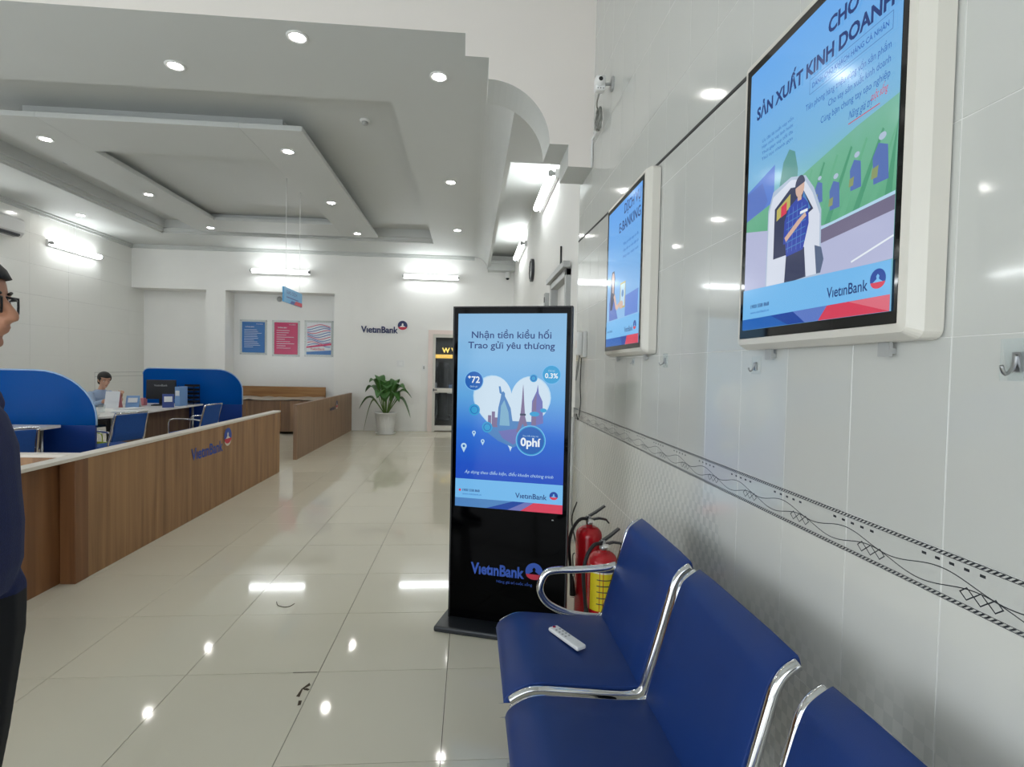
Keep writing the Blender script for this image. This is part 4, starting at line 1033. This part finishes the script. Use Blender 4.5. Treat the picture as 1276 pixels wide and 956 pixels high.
wb = thing('wrapped_bench', 'wooden bench seat with tall backboard wrapped in clear plastic in the niche', 'bench', (-4.2, 11.9, 0))
mk('backboard', B((-.95, .96, .40, .45, .0, .93)), 'wood_bench', wb, bevel=.004)
bm = bmesh.new(); gx, gy = 14, 6
for i in range(gx+1):
    for j in range(gy+1): bm.verts.new((-.98+2.0*i/gx, -.70+1.08*j/gy, .70+random.uniform(-.012, .018)))
bm.verts.ensure_lookup_table()
for i in range(gx):
    for j in range(gy): a = i*(gy+1)+j; bm.faces.new((bm.verts[a], bm.verts[a+gy+1], bm.verts[a+gy+2], bm.verts[a+1]))
mk('plastic_wrap', bm, 'plastic_wrap', wb, smooth=True)
mk('seat_box', B((-.96, 1.0, -.68, .38, .05, .685)), 'wood_far', wb, bevel=.004)
for x in (-.9, .92): mk('leg', B((x-.03, x+.03, -.6, -.54, 0, .06)), 'wood_far', wb)
for x in (-.31, .35): mk('panel_joint', B((x-.006, x+.006, -.684, -.679, .06, .68)), 'wood_bench', wb)

# ================================================================== BACK WALL DETAILS
lg = thing('wall_lettering', 'dark blue raised bank lettering with round emblem on the white back wall', 'sign', (-2.40, YB, 2.17))
bm = bmesh.new(); letters3d(bm, 'VıetınBank', 0, 0, .80, .20, .02, .02); mk('letters', bm, 'logo_navy', lg)
bm = bmesh.new(); lathe(bm, [(.105, 0), (.105, -.02), (.0001, -.02)], 28, (.90, 0, .17), 'Y'); mk('emblem_disc', bm, 'logo_navy', lg)
ep = Print(); ep.emblem(.90, .17, .104, MATS['logo_navy'], MATS['logo_red'], MATS['white_flat']); ep.build('emblem_face', lg, loc=(0, -.0205, 0))
def plate(name, label, cat, x, z, w, h, rocker=True):
    t = thing(name, label, cat, (x, YB, z)); mk('plate', B((-w/2, w/2, -.012, 0, -h/2, h/2)), 'white_plastic', t, bevel=.003)
    mk('rocker', B((-w/5, w/5, -.017, -.012, -h/4, h/4)), 'grey_plastic' if rocker else 'white_flat', t)
plate('light_switch', 'pale grey switch plate on the back wall beside the door', 'switch', -1.02, 1.42, .09, .13)
plate('light_switch', 'white double switch plate on the back wall above the plant', 'switch', -1.53, 1.50, .16, .14, False)
nb = tag(mk('notice_board', B((-.22, .22, -.008, 0, -.36, .36)), 'white_lam', loc=(-1.32, YB, .98)), 'plain white panel fixed low on the back wall between plant and door', 'panel')

# potted plant
pl = thing('potted_plant', 'leafy green plant in a white ribbed pot against the back wall', 'plant', (-1.76, 11.45, 0))
bm = bmesh.new(); lathe(bm, [(.0001, .02), (.16, .02), (.165, .04), (.20, .24), (.225, .44), (.24, .44), (.24, .46), (.215, .46), (.205, .42), (.0001, .40)], 32); pot = mk('pot', bm, 'pot_white', pl, smooth=True)
for k in range(16):
    a = 2*PI*k/16; bm = bmesh.new(); tube(bm, [(.176*math.cos(a), .176*math.sin(a), .10), (.216*math.cos(a), .216*math.sin(a), .38)], .006, 5); mk('rib', bm, 'pot_white', pot)
bm = bmesh.new(); lathe(bm, [(.0001, 0), (.19, 0), (.21, .035), (.2, .035), (.18, .012), (.0001, .012)], 28); mk('saucer', bm, 'pot_white', pl, smooth=True)
bm = bmesh.new(); lathe(bm, [(.204, .43), (.1, .435), (.0001, .437)], 20); mk('soil', bm, 'soil', pl)
def leaf(az, reach, rise, droop, wid, m):
    c, s = math.cos(az), math.sin(az); n = 12; pts = []
    stem = []
    for k in range(n+1):
        u = k/n; r = .03+.85*reach*u; z = .43+rise*math.sin(min(1, u*1.25)*PI/2)-droop*max(0, u-.45)**1.7*2.4
        pts.append((r, z, 2.1*wid*max(0, math.sin(PI*max(0, (u-.28)/.72)))**.75))
    bm = bmesh.new(); rows = []
    for r, z, w in pts[3:]:
        rows.append([bm.verts.new((r*c-s*q*w, r*s+c*q*w, z+abs(q)*w*.35)) for q in (-1, -.5, 0, .5, 1)])
    for a, b in zip(rows, rows[1:]):
        for k in range(4):
            bm.faces.new((a[k], a[k+1], b[k+1], b[k]))
    bmesh.ops.remove_doubles(bm, verts=bm.verts, dist=.0005)
    lf = mk('leaf', bm, m, pl, smooth=True)
    lf.modifiers.new('thickness', 'SOLIDIFY').thickness = .003
    bm = bmesh.new(); tube(bm, [(r*c, r*s, z-.004) for r, z, w in pts[:7]], [.011, .011, .010, .009, .008, .007, .005], 6); mk('leaf_stalk', bm, 'stem', lf)
for az, re, ri, dr, wd, m in ((PI, .62, .40, .35, .055, 'leaf'), (PI*1.06, .50, .36, .85, .06, 'leaf_old'), (PI*.92, .52, .62, .20, .06, 'leaf'), (PI*1.2, .42, .75, .1, .06, 'leaf'), (PI*.75, .35, .80, .05, .06, 'leaf'),
                              (PI*.5, .3, .72, .1, .055, 'leaf'), (PI*.3, .40, .74, .12, .06, 'leaf'), (.1, .60, .55, .25, .065, 'leaf'), (-.05, .58, .40, .55, .06, 'leaf'), (-.3, .48, .66, .18, .065, 'leaf'), (-.6, .40, .52, .30, .06, 'leaf'),
                              (-PI*.5, .26, .50, .22, .07, 'leaf'), (-PI*.42, .20, .62, .1, .06, 'leaf'), (PI*1.35, .33, .55, .25, .06, 'leaf'), (PI*1.5, .15, .70, .05, .05, 'leaf'), (.35, .5, .62, .2, .055, 'leaf')):
    leaf(az, re, ri, dr, wd, m)

# beyond the glass door
ys = thing('lit_sign', 'glowing yellow sign seen through the glass door', 'sign', (-1.05, 15.9, 1.75))
mk('sign_board', B((-.9, 2.2, 0, .08, -.05, .55)), 'black_matte', ys)
mk('light_strip', B((-.9, 2.2, -.06, 0, -.05, .06)), lamp_mat('yellow_glow', (1, .62, .12, 1), .8), ys)
ep = Print(); ep.text('W W', .22, .12, .5, lamp_mat('sign_letters', (1, .70, .15, 1), 1.1), height=.20, bold=.03); ep.build('sign_letters', ys)
pt = thing('pillar', 'short dark round post seen through the glass door', 'post', (-.72, 14.6, 0))
bm = bmesh.new(); lathe(bm, [(.20, 0), (.20, .1), (.12, .14), (.11, 1.35), (.15, 1.4), (.15, 1.55), (.0001, 1.58)], 18); mk('shaft', bm, 'back_dark', pt, smooth=True)
tb = thing('display_table', 'pale table with boxes seen through the glass door', 'table', (-.7, 15.2, 0))
mk('table_top', B((-.8, 1.0, -.3, .3, .70, .74)), 'white_lam', tb)
for x in (-.75, .95):
    for y in (-.25, .25): mk('leg', B((x-.02, x+.02, y-.02, y+.02, 0, .7)), 'steel', tb)
for k, (m, n) in enumerate((('cup_red', 'red'), ('paper', 'white'), ('paper_pink', 'pink'), ('paper_blue', 'blue'))):
    tag(mk('carton', B((-.1, .1, -.1, .1, 0, .2+.05*(k % 3))), m, loc=(-1.3+.27*k, 15.2, .741), bevel=.005), n+' carton on the table beyond the glass door', 'box')
lb = thing('ceiling_lamp', 'small round lamp on the ceiling beyond the glass door', 'lamp', (-.7, 14.2, 3.2))
bm = bmesh.new(); lathe(bm, [(.16, 0), (.16, -.03), (.12, -.05), (.0001, -.055)], 20); mk('shade', bm, lamp_mat('back_room_glow', (1, .9, .78, 1), 5), lb)

# ================================================================== RIGHT WALL DETAILS
ck = thing('wall_clock', 'round dark-rimmed wall clock on the far right wall', 'clock', (XF, 8.25, 2.97))
bm = bmesh.new(); lathe(bm, [(.175, 0), (.175, -.045), (.15, -.05), (.15, -.03), (.0001, -.03)], 32, (0, 0, 0), 'X'); mk('rim', bm, 'black_metal', ck, smooth=False)
bm = bmesh.new(); lathe(bm, [(.149, -.031), (.0001, -.032)], 32, (0, 0, 0), 'X'); mk('dial', bm, 'white_flat', ck)
mk('hour_hand', B((-.036, -.034, -.004, .004, 0, .08)), 'black_matte', ck); mk('minute_hand', B((-.039, -.037, -.003, .11, -.003, .003)), 'black_matte', ck)
# intercom phone with cord
ph = thing('intercom_phone', 'white wall intercom phone with hanging cord beside the kiosk', 'phone', (XR, 4.09, 1.645))
mk('base', B((-.03, 0, -.05, .05, -.10, .10)), 'white_plastic', ph, bevel=.006); mk('side_plate', B((-.028, 0, .05, .12, -.10, .10)), 'black_metal', ph)
mk('handset', B((-.075, -.03, -.035, .03, -.085, .10)), 'white_plastic', ph, bevel=.014); mk('grille', B((-.0765, -.074, -.015, .01, -.03, .03)), 'frame_pink', ph)
bm = bmesh.new(); tube(bm, catmull([(-.05, 0, -.085), (-.06, .03, -.20), (-.05, .10, -.28), (-.03, .16, -.24), (-.01, .16, -.10)], 6), .0045, 6); mk('cord', bm, 'cable_grey', ph)
bm = bmesh.new(); tube(bm, catmull([(-.01, .10, -.10), (-.012, .11, -.32), (-.012, .08, -.46), (-.012, .16, -.60), (-.012, .22, -.56)], 6), .004, 6); mk('feed_cable', bm, 'cable', ph)
# cctv camera with coiled cable
cc = thing('security_camera', 'white security camera high on the right wall with a coiled cable', 'camera', (XR, 3.46, 3.31))
bm = bmesh.new(); lathe(bm, [(.045, 0), (.045, -.012), (.02, -.016), (.0001, -.016)], 16, (0, 0, 0), 'X'); mk('mount', bm, 'grey_plastic', cc)
bm = bmesh.new(); tube(bm, [(-.01, 0, 0), (-.06, 0, -.005)], .010, 8); mk('arm', bm, 'grey_plastic', cc)
mk('body', B((-.12, -.055, -.03, .035, -.055, .04)), 'white_plastic', cc, bevel=.012)
bm = bmesh.new(); sphere(bm, (-.09, -.03, 0), .033, 16); mk('ball_head', bm, 'white_plastic', cc)
bm = bmesh.new(); lathe(bm, [(.014, -.062), (.012, -.066), (.0001, -.066)], 14, (-.094, 0, -.002), 'Y'); mk('lens', bm, 'black_gloss', cc)
for k in range(3): mk('led', B((-.108+.018*k, -.102+.018*k, -.032, -.03, -.048, -.042)), 'dark_gap', cc)
CO = (-.033, .245, -.115)
bm = bmesh.new(); pts = catmull([(-.085, .02, -.05), (-.075, .12, -.06), (-.05, .22, -.05), (CO[0], CO[1], CO[2]+.07)], 4)
for k in range(1, 66): a = 2*PI*k/16+PI/2; q = .062+.008*math.sin(k*1.7); pts.append(Vector((CO[0]+.010*math.sin(k*.9), CO[1]+q*math.cos(a), CO[2]+q*1.1*math.sin(a))))
tube(bm, pts, .0055, 5); mk('cable_coil', bm, 'cable_grey', cc)
bm = bmesh.new(); tube(bm, [(CO[0], CO[1]+.03, CO[2]-.06), (-.014, .50, -.14), (-.012, .525, -.18), (-.012, .525, -.34)], .008, 6); mk('conduit', bm, 'white_plastic', cc)
# hooks and small fixings
def hook(label, y, z, s):
    t = thing('adhesive_hook', label, 'hook', (XR, y, z))
    mk('pad', B((-.002, 0, -.032*s, .032*s, -.035*s, .035*s)), 'clear_acrylic', t); mk('stem', B((-.008, -.002, -.007*s, .007*s, -.02*s, .012*s)), 'steel', t)
    bm = bmesh.new(); tube(bm, catmull([(-.008, 0, .008*s), (-.012, 0, -.012*s), (-.026*s, 0, -.024*s), (-.034*s, 0, -.010*s)], 4), .0032*s, 6); mk('prong', bm, 'steel', t)
hook('clear adhesive hook on open tiles beside the display with the van driver', .80, 1.481, 1.0)
hook('clear adhesive hook on the tiles below the corner of the display with the van driver', 1.60, 1.475, .8)
hook('clear adhesive hook on the tiles between the two wall displays', 2.38, 1.50, .9)
hook('clear adhesive hook on the tiles below the display with the woman', 2.86, 1.50, .6)
# wires near the kiosk
kc = tag(mk('power_cable', (lambda b: (tube(b, catmull([(.70, 3.35, .60), (.66, 3.30, .50), (.70, 3.32, .30), (.655, 3.22, .30), (.66, 3.16, .18), (.72, 3.22, .12), (.70, 3.3, .004), (.5, 3.3, .004)], 6), .004, 6), b)[1])(bmesh.new()), 'cable'), 'thin black cable hanging between kiosk and extinguishers', 'cable')
pp = thing('wall_pipe', 'white vertical pipe in the corner behind the kiosk', 'pipe', (.86, 4.40, 0))
bm = bmesh.new(); tube(bm, [(0, 0, 0), (0, 0, 1.05)], .022, 10); mk('pipe', bm, 'white_plastic', pp)

def wall_box(name, label, y, z, w, h, d, m):
    t = thing(name, label, 'wall box', (XF, y, z)); mk('cover', B((-d, 0, -w/2, w/2, -h/2, h/2)), m, t, bevel=.004); mk('knockout', B((-d-.004, -d, -w/5, w/5, -h/5, h/5)), 'dark_gap', t)
wall_box('junction_box', 'small grey junction box on the far right wall behind the kiosk top', 6.55, 2.30, .12, .16, .05, 'grey_plastic')
wall_box('bell_box', 'small white bell box on the far right wall beside the grey junction box', 7.35, 2.26, .10, .12, .04, 'white_plastic')
cn = tag(mk('cable_conduit', (lambda b: (tube(b, [(XF-.012, 5.62, 2.49), (XF-.012, 5.62, 2.75)], .010, 8), b)[1])(bmesh.new()), 'black_metal'), 'short dark conduit rising above the side door frame', 'conduit')
ns = thing('motion_sensor', 'small round grey sensor high on the niche wall above the posters', 'sensor', (-4.29, YNI-.008, 2.89))
bm = bmesh.new(); lathe(bm, [(.06, 0), (.06, -.02), (.035, -.045), (.0001, -.05)], 18, (0, 0, 0), 'Y'); mk('dome', bm, 'grey_plastic', ns, smooth=True)
bm = bmesh.new(); lathe(bm, [(.075, 0), (.075, -.01), (.06, -.012)], 18, (0, 0, 0), 'Y'); mk('base_ring', bm, 'white_plastic', ns)

# ================================================================== CEILING FITTINGS AND HANGING SIGN
def detector(label, x, y, z):
    t = thing('smoke_detector', label, 'smoke detector', (x, y, z))
    bm = bmesh.new(); lathe(bm, [(.055, 0), (.055, -.012), (.048, -.02), (.0001, -.02)], 20); mk('base', bm, 'white_plastic', t)
    bm = bmesh.new(); lathe(bm, [(.034, -.02), (.034, -.045), (.02, -.055), (.0001, -.055)], 18); mk('sensor', bm, 'grey_plastic', t)
detector('round smoke detector in the raised ceiling strip on the aisle side', -1.20, 6.05, ZR)
detector('round smoke detector in the raised ceiling strip on the desk side', -5.50, 7.75, ZR)
ac = thing('air_conditioner', 'white split air conditioner on the left wall', 'air conditioner', (XL, 8.55, 3.47))
bm = bmesh.new(); prism(bm, [(.0, -.45, -.14), (.16, -.45, -.14), (.21, -.45, -.07), (.21, -.45, .11), (.17, -.45, .15), (0, -.45, .15)], (0, .9, 0)); mk('casing', bm, 'white_plastic', ac, bevel=.012)
mk('louvre', B((.10, .19, -.36, .36, -.142, -.135), (.165, .205, -.36, .36, -.13, -.10)), 'black_metal', ac)
dm = thing('dome_camera', 'small dome camera under the ledge at the back corner', 'camera', (.80, 11.9, 3.45))
bm = bmesh.new(); lathe(bm, [(.055, .13), (.055, .0), (.0001, 0)], 16); mk('housing', bm, 'white_plastic', dm); bm = bmesh.new(); sphere(bm, (0, 0, 0), .04, 14); mk('dome', bm, 'black_gloss', dm)
hs = thing('hanging_sign', 'small light blue sign hanging on two thin rods above the counter', 'sign', (-2.60, 8.05, 2.415))
bm = bmesh.new(); prism(bm, [(-.012, -.40, -.105), (-.012, .40, -.105), (-.012, .40, .105), (-.012, -.40, .105)], (.024, 0, 0)); mk('board', bm, 'sign_blue', hs, bevel=.004)
for y in (-.30, .30): bm = bmesh.new(); tube(bm, [(0, y, .10), (0, y, ZR-2.415)], .004, 6); mk('rod', bm, 'white_plastic', hs)
sp = Print(); sp.text('GIAO DỊCH', .10, .02, .45, 'logo_blue', height=.07, bold=.01); sp.rect(.10, .62, -.035, -.02, 'logo_blue'); sp.poly([(.42, -.103), (.50, -.045), (.798, -.045), (.798, -.103)], 'logo_red'); sp.poly([(.25, -.103), (.32, -.06), (.49, -.06), (.42, -.103)], 'logo_blue')
so = sp.build('sign_face', hs, loc=(.0121, -.40, 0)); so.rotation_euler = (0, 0, PI/2)

# ================================================================== PEOPLE
def ball(bm, c, r, seg=14):
    r = r if isinstance(r, (tuple, list)) else (r, r, r)
    g = bmesh.ops.create_icosphere(bm, subdivisions=3 if seg > 10 else 2, radius=1)
    for v in g['verts']: v.co = Vector((v.co.x*r[0]+c[0], v.co.y*r[1]+c[1], v.co.z*r[2]+c[2]))
ICO = None
def capsule(bm, p, rp, q, rq):
    global ICO
    if ICO is None:
        b = bmesh.new(); bmesh.ops.create_icosphere(b, subdivisions=2, radius=1); ICO = [v.co.copy() for v in b.verts]; b.free()
    b = bmesh.new()
    for c, r in ((p, rp), (q, rq)):
        r = r if isinstance(r, (tuple, list)) else (r, r, r)
        for v in ICO: b.verts.new((v.x*r[0]+c[0], v.y*r[1]+c[1], v.z*r[2]+c[2]))
    h = bmesh.ops.convex_hull(b, input=b.verts[:])
    bmesh.ops.delete(b, geom=[v for v in b.verts if not v.link_faces], context='VERTS')
    me = bpy.data.meshes.new('c'); b.to_mesh(me); b.free(); bm.from_mesh(me); bpy.data.meshes.remove(me)
def chain(bm, pts):
    for (p, r), (q, s) in zip(pts, pts[1:]): capsule(bm, p, r, q, s)
def loft(bm, rings, seg=24):
    """rings: (centre, rx, ry) horizontal ellipses"""
    R = []
    for c, rx, ry in rings:
        R.append([bm.verts.new((c[0]+rx*math.copysign(abs(math.cos(a))**.85, math.cos(a)), c[1]+ry*math.copysign(abs(math.sin(a))**.85, math.sin(a)), c[2])) for a in (2*PI*k/seg for k in range(seg))])
    for a, b in zip(R, R[1:]):
        for k in range(seg): bm.faces.new((a[k], a[(k+1) % seg], b[(k+1) % seg], b[k]))
    bm.faces.new(R[0][::-1]); bm.faces.new(R[-1])
def hand(bm, wrist, d, side, s=1.0, curl=.5, palm=None):
    """palm + five bent fingers; d = pointing direction, side = direction of the thumb, palm = palm-facing direction"""
    d = Vector(d).normalized(); side = Vector(side); side = (side-d*side.dot(d)).normalized(); n = Vector(palm).normalized() if palm else d.cross(side)
    w = Vector(wrist); pc = w+d*.045*s
    for k in (-1, 0, 1): capsule(bm, w+side*.012*k*s, .016*s, w+d*.085*s+side*.026*k*s, .013*s)
    for k, L in zip((1.5, .5, -.5, -1.5), (.068, .078, .072, .056)):
        b = w+d*.088*s+side*.020*k*s; a1 = b+(d*math.cos(curl*.5)+n*math.sin(curl*.5))*L*.42*s; a2 = a1+(d*math.cos(curl*1.3)+n*math.sin(curl*1.3))*L*.32*s; a3 = a2+(d*math.cos(curl*1.9)+n*math.sin(curl*1.9))*L*.26*s
        chain(bm, [(b, .0095*s), (a1, .009*s), (a2, .0083*s), (a3, .007*s)])
    t0 = w+d*.028*s+side*.026*s; t1 = t0+(d*.7+side*.7+n*.2)*.036*s; t2 = t1+(d*.9+side*.25+n*.3)*.034*s
    chain(bm, [(t0, .013*s), (t1, .0105*s), (t2, .0085*s)])
def head(bm, c, s=1.0, tilt=0, turn=0):
    """head facing +x about its centre c (eye height)"""
    R = Matrix.Rotation(turn, 3, 'Z') @ Matrix.Rotation(tilt, 3, 'Y')
    b = bmesh.new()
    ball(b, (-.012, 0, .035), (.098, .077, .085)); ball(b, (.012, 0, -.02), (.072, .064, .085)); ball(b, (.040, 0, -.068), (.038, .044, .036)); ball(b, (.062, 0, -.096), (.020, .022, .017))
    capsule(b, (.078, 0, .012), .010, (.104, 0, -.030), .0125); ball(b, (.100, 0, -.036), (.014, .017, .010))
    for y in (-.011, .011): ball(b, (.092, y, -.037), .009)
    ball(b, (.083, 0, -.058), (.012, .024, .0065)); ball(b, (.080, 0, -.069), (.012, .020, .0075))
    for y in (-.033, .033): ball(b, (.066, y, .020), (.016, .024, .009)); ball(b, (.050, y*1.2, -.025), (.022, .018, .02))
    for y in (-1, 1): ball(b, (-.008, y*.077, -.008), (.020, .009, .032)); ball(b, (-.005, y*.082, .010), (.018, .007, .014))
    for v in b.verts: v.co = R @ (v.co*s)+Vector(c)
    me = bpy.data.meshes.new('h'); b.to_mesh(me); b.free(); bm.from_mesh(me); bpy.data.meshes.remove(me)
    return R
def fuse(name, bm, vox, mats, pick, parent, smooth=6):
    me = bpy.data.meshes.new(name); bm.to_mesh(me); bm.free()
    o = bpy.data.objects.new(name, me); COL.objects.link(o)
    r = o.modifiers.new('r', 'REMESH'); r.mode = 'VOXEL'; r.voxel_size = vox; r.use_smooth_shade = True
    sm = o.modifiers.new('s', 'SMOOTH'); sm.factor = .5; sm.iterations = smooth
    dg = bpy.context.evaluated_depsgraph_get(); dg.update()
    out = bpy.data.meshes.new_from_object(o.evaluated_get(dg)); bpy.data.objects.remove(o); bpy.data.meshes.remove(me)
    for m in mats: out.materials.append(M(m))
    for p in out.polygons:
        p.use_smooth = True; p.material_index = pick(p.center)
    return link(name, out, parent)
def hair_cap(parent, c, s, R, keep, grow=1.07, extra=None, name='hair'):
    b = bmesh.new(); ball(b, (-.012, 0, .037), (.098*grow+.004, .077*grow+.005, .085*grow+.004))
    if extra: extra(b)
    me = bpy.data.meshes.new('x'); b.to_mesh(me); b.free()
    b = bmesh.new(); b.from_mesh(me); bpy.data.meshes.remove(me)
    bmesh.ops.delete(b, geom=[f for f in b.faces if not keep(f.calc_center_median())], context='FACES')
    for v in b.verts: v.co = R @ (v.co*s)+Vector(c)
    h = mk(name, b, 'hair', parent, smooth=True); sd = h.modifiers.new('t', 'SOLIDIFY'); sd.thickness = .006; sd.offset = 0
    return h

# ---- man standing at the left edge, facing right
man = thing('person', 'man in navy sweater, dark trousers and black-framed glasses standing in profile', 'person', (-1.24, 1.36, 0), .22)
bm = bmesh.new()
loft(bm, [((-.01, 0, .86), .115, .165), ((0, 0, .93), .125, .168), ((.005, 0, 1.03), .125, .160), ((0, 0, 1.12), .12, .168), ((-.005, 0, 1.22), .115, .185), ((-.02, 0, 1.30), .10, .19), ((-.03, 0, 1.36), .075, .15), ((-.035, 0, 1.40), .055, .075), ((-.03, 0, 1.45), .052, .056)])
capsule(bm, (-.04, 0, 1.36), (.066, .072, .06), (.002, 0, 1.50), .060); chain(bm, [((-.03, -.15, 1.335), .055), ((-.035, 0, 1.385), .068), ((-.03, .15, 1.335), .055)])
for s in (-1, 1):
    chain(bm, [((0, s*.085, .86), (.115, .085, .1)), ((.022, s*.095, .74), (.085, .08, .08)), ((.010, s*.10, .47), .060), ((-.01, s*.10, .34), .058), ((-.03, s*.105, .09), .043)])
    chain(bm, [((-.04, s*.105, .05), .045), ((.05, s*.112, .035), (.045, .042, .035)), ((.14, s*.12, .026), (.045, .042, .026))])
    chain(bm, [((-.04, s*.185, 1.325), .062), ((-.085, s*.225, 1.17), .050), ((-.11, s*.238, 1.05), .044), ((-.09, s*.240, .92), .036), ((-.08, s*.238, .82), .030)])
    hand(bm, (-.078, s*.238, .80), (.1, 0, -1), (1, 0, 0), 1.0, .55, (0, -s, 0))
HC = (.036, 0, 1.580); hs_ = .97
R_ = head(bm, HC, hs_)
def pick_man(c):
    if c.z > 1.43: return 0
    if abs(c.y) > .19 and c.z < .815: return 0
    if c.z > .845 or (abs(c.y) > .195 and c.z > .8): return 1
    if c.z > .075: return 2
    return 3
body = fuse('body', bm, .0055, ['skin', 'navy_knit', 'trousers', 'shoe'], pick_man, man, 5)
bm = bmesh.new(); tube(bm, [(-.028+.058*math.cos(a), .06*math.sin(a), 1.425+.008*math.cos(a)) for a in (2*PI*k/20 for k in range(21))], .011, 8); mk('collar', bm, 'navy_knit', man)
hair_cap(man, HC, hs_, R_, lambda c: c.z > .058 or (c.x < .02 and c.z > .0) or c.x < -.045 and c.z > -.045, 1.06)
for s in (-1, 1):
    bm = bmesh.new(); sphere(bm, (HC[0]+.066, s*.031, HC[2]+.003), .0115, 12); e = mk('eye', bm, 'eye_white', man)
    bm = bmesh.new(); sphere(bm, (HC[0]+.0745, s*.031, HC[2]+.003), .0055, 10); mk('iris', bm, 'eye_dark', e)
    bm = bmesh.new(); tube(bm, catmull([(HC[0]+.083, s*.016, HC[2]+.024), (HC[0]+.080, s*.034, HC[2]+.029), (HC[0]+.066, s*.050, HC[2]+.024)], 4), .0035, 6); mk('eyebrow', bm, 'hair', man)
gl = bmesh.new()
for s in (-1, 1):
    P = [(HC[0]+.092-.010*abs(a), s*(.034+a*.024), HC[2]+b) for a, b in ((-1, .016), (1, .018), (1.02, -.004), (.7, -.020), (-.6, -.021), (-.95, -.006), (-1, .016))]
    tube(gl, P, .0028, 6); tube(gl, [(HC[0]+.082, s*.058, HC[2]+.014), (HC[0]+.05, s*.076, HC[2]+.012), (HC[0]-.02, s*.080, HC[2]+.010), (HC[0]-.045, s*.078, HC[2]-.01)], .0024, 6)
tube(gl, [(HC[0]+.102, -.011, HC[2]+.008), (HC[0]+.104, 0, HC[2]+.011), (HC[0]+.102, .011, HC[2]+.008)], .0024, 6)
g = mk('glasses', gl, 'black_matte', man)
for s in (-1, 1):
    bm = bmesh.new(); bm.faces.new([bm.verts.new((HC[0]+.092-.010*abs(a), s*(.034+a*.024), HC[2]+b)) for a, b in ((-1, .016), (1, .018), (1.02, -.004), (.7, -.020), (-.6, -.021), (-.95, -.006))]); mk('lens', bm, 'lens_glass', g)

# ---- woman seated at the far desk, facing right, hands raised
WX, WY = -5.58, 8.50
wo = thing('person', 'woman in pale blue blouse with tied dark hair seated at the desk', 'person', (WX, WY, 0), -.25)
bm = bmesh.new()
loft(bm, [((-.10, 0, .50), .13, .17), ((-.09, 0, .60), .115, .155), ((-.05, 0, .70), .10, .135), ((-.01, 0, .80), .105, .145), ((.02, 0, .88), .10, .155), ((.03, 0, .94), .08, .15), ((.035, 0, .98), .055, .10), ((.04, 0, 1.0), .045, .055)])
capsule(bm, (.04, 0, .97), .045, (.075, 0, 1.06), .043)
for s in (-1, 1):
    chain(bm, [((-.09, s*.085, .545), (.10, .085, .08)), ((.12, s*.09, .555), .07), ((.30, s*.09, .54), .058), ((.305, s*.09, .30), .048), ((.28, s*.09, .09), .036)])
    chain(bm, [((.27, s*.09, .045), .038), ((.34, s*.09, .03), .034), ((.42, s*.095, .024), (.034, .036, .022))])
    chain(bm, [((.03, s*.155, .93), .052), ((.10, s*.19, .80), .044), ((.16, s*.19, .745+.055), .038), ((.29, s*.10, .835+.02), .030), ((.335, s*.05, .875), .026)])
    hand(bm, (.345, s*.045, .885), (.5, -s*.35, .8), (-.6, 0, .6), .88, .8, (0, -s, .1))
WC = (.105, 0, 1.145); RW = head(bm, WC, .93, .30, -.35)
def pick_w(c):
    if c.z > 1.0 or (c.x > .24 and c.z > .80): return 0
    if c.z > .60 : return 1
    return 2 if c.z > .06 else 3
fuse('body', bm, .007, ['skin_light', 'shirt_blue', 'trousers', 'shoe'], pick_w, wo, 5)
def bun(b): ball(b, (-.125, 0, .0), (.045, .04, .05)); ball(b, (-.14, 0, -.06), (.032, .03, .06))
hair_cap(wo, WC, .93, RW, lambda c: c.z > .062 or (c.x < .045 and c.z > .0) or (c.x < .02 and c.z > -.05) or c.x < -.02, 1.08, bun)
for s in (-1, 1):
    def q(v): return tuple(RW @ (Vector(v)*.93)+Vector(WC))
    bm = bmesh.new(); sphere(bm, q((.066, s*.031, .003)), .010, 10); e = mk('eye', bm, 'eye_white', wo)
    bm = bmesh.new(); sphere(bm, q((.0745, s*.031, .001)), .005, 8); mk('iris', bm, 'eye_dark', e)
    bm = bmesh.new(); tube(bm, [q((.083, s*.016, .024)), q((.080, s*.034, .028)), q((.066, s*.050, .023))], .003, 6); mk('eyebrow', bm, 'hair', wo)
bm = bmesh.new(); sphere(bm, q((.086, 0, -.064)), (.006, .017, .006), 10); mk('lips', bm, 'lip', wo)
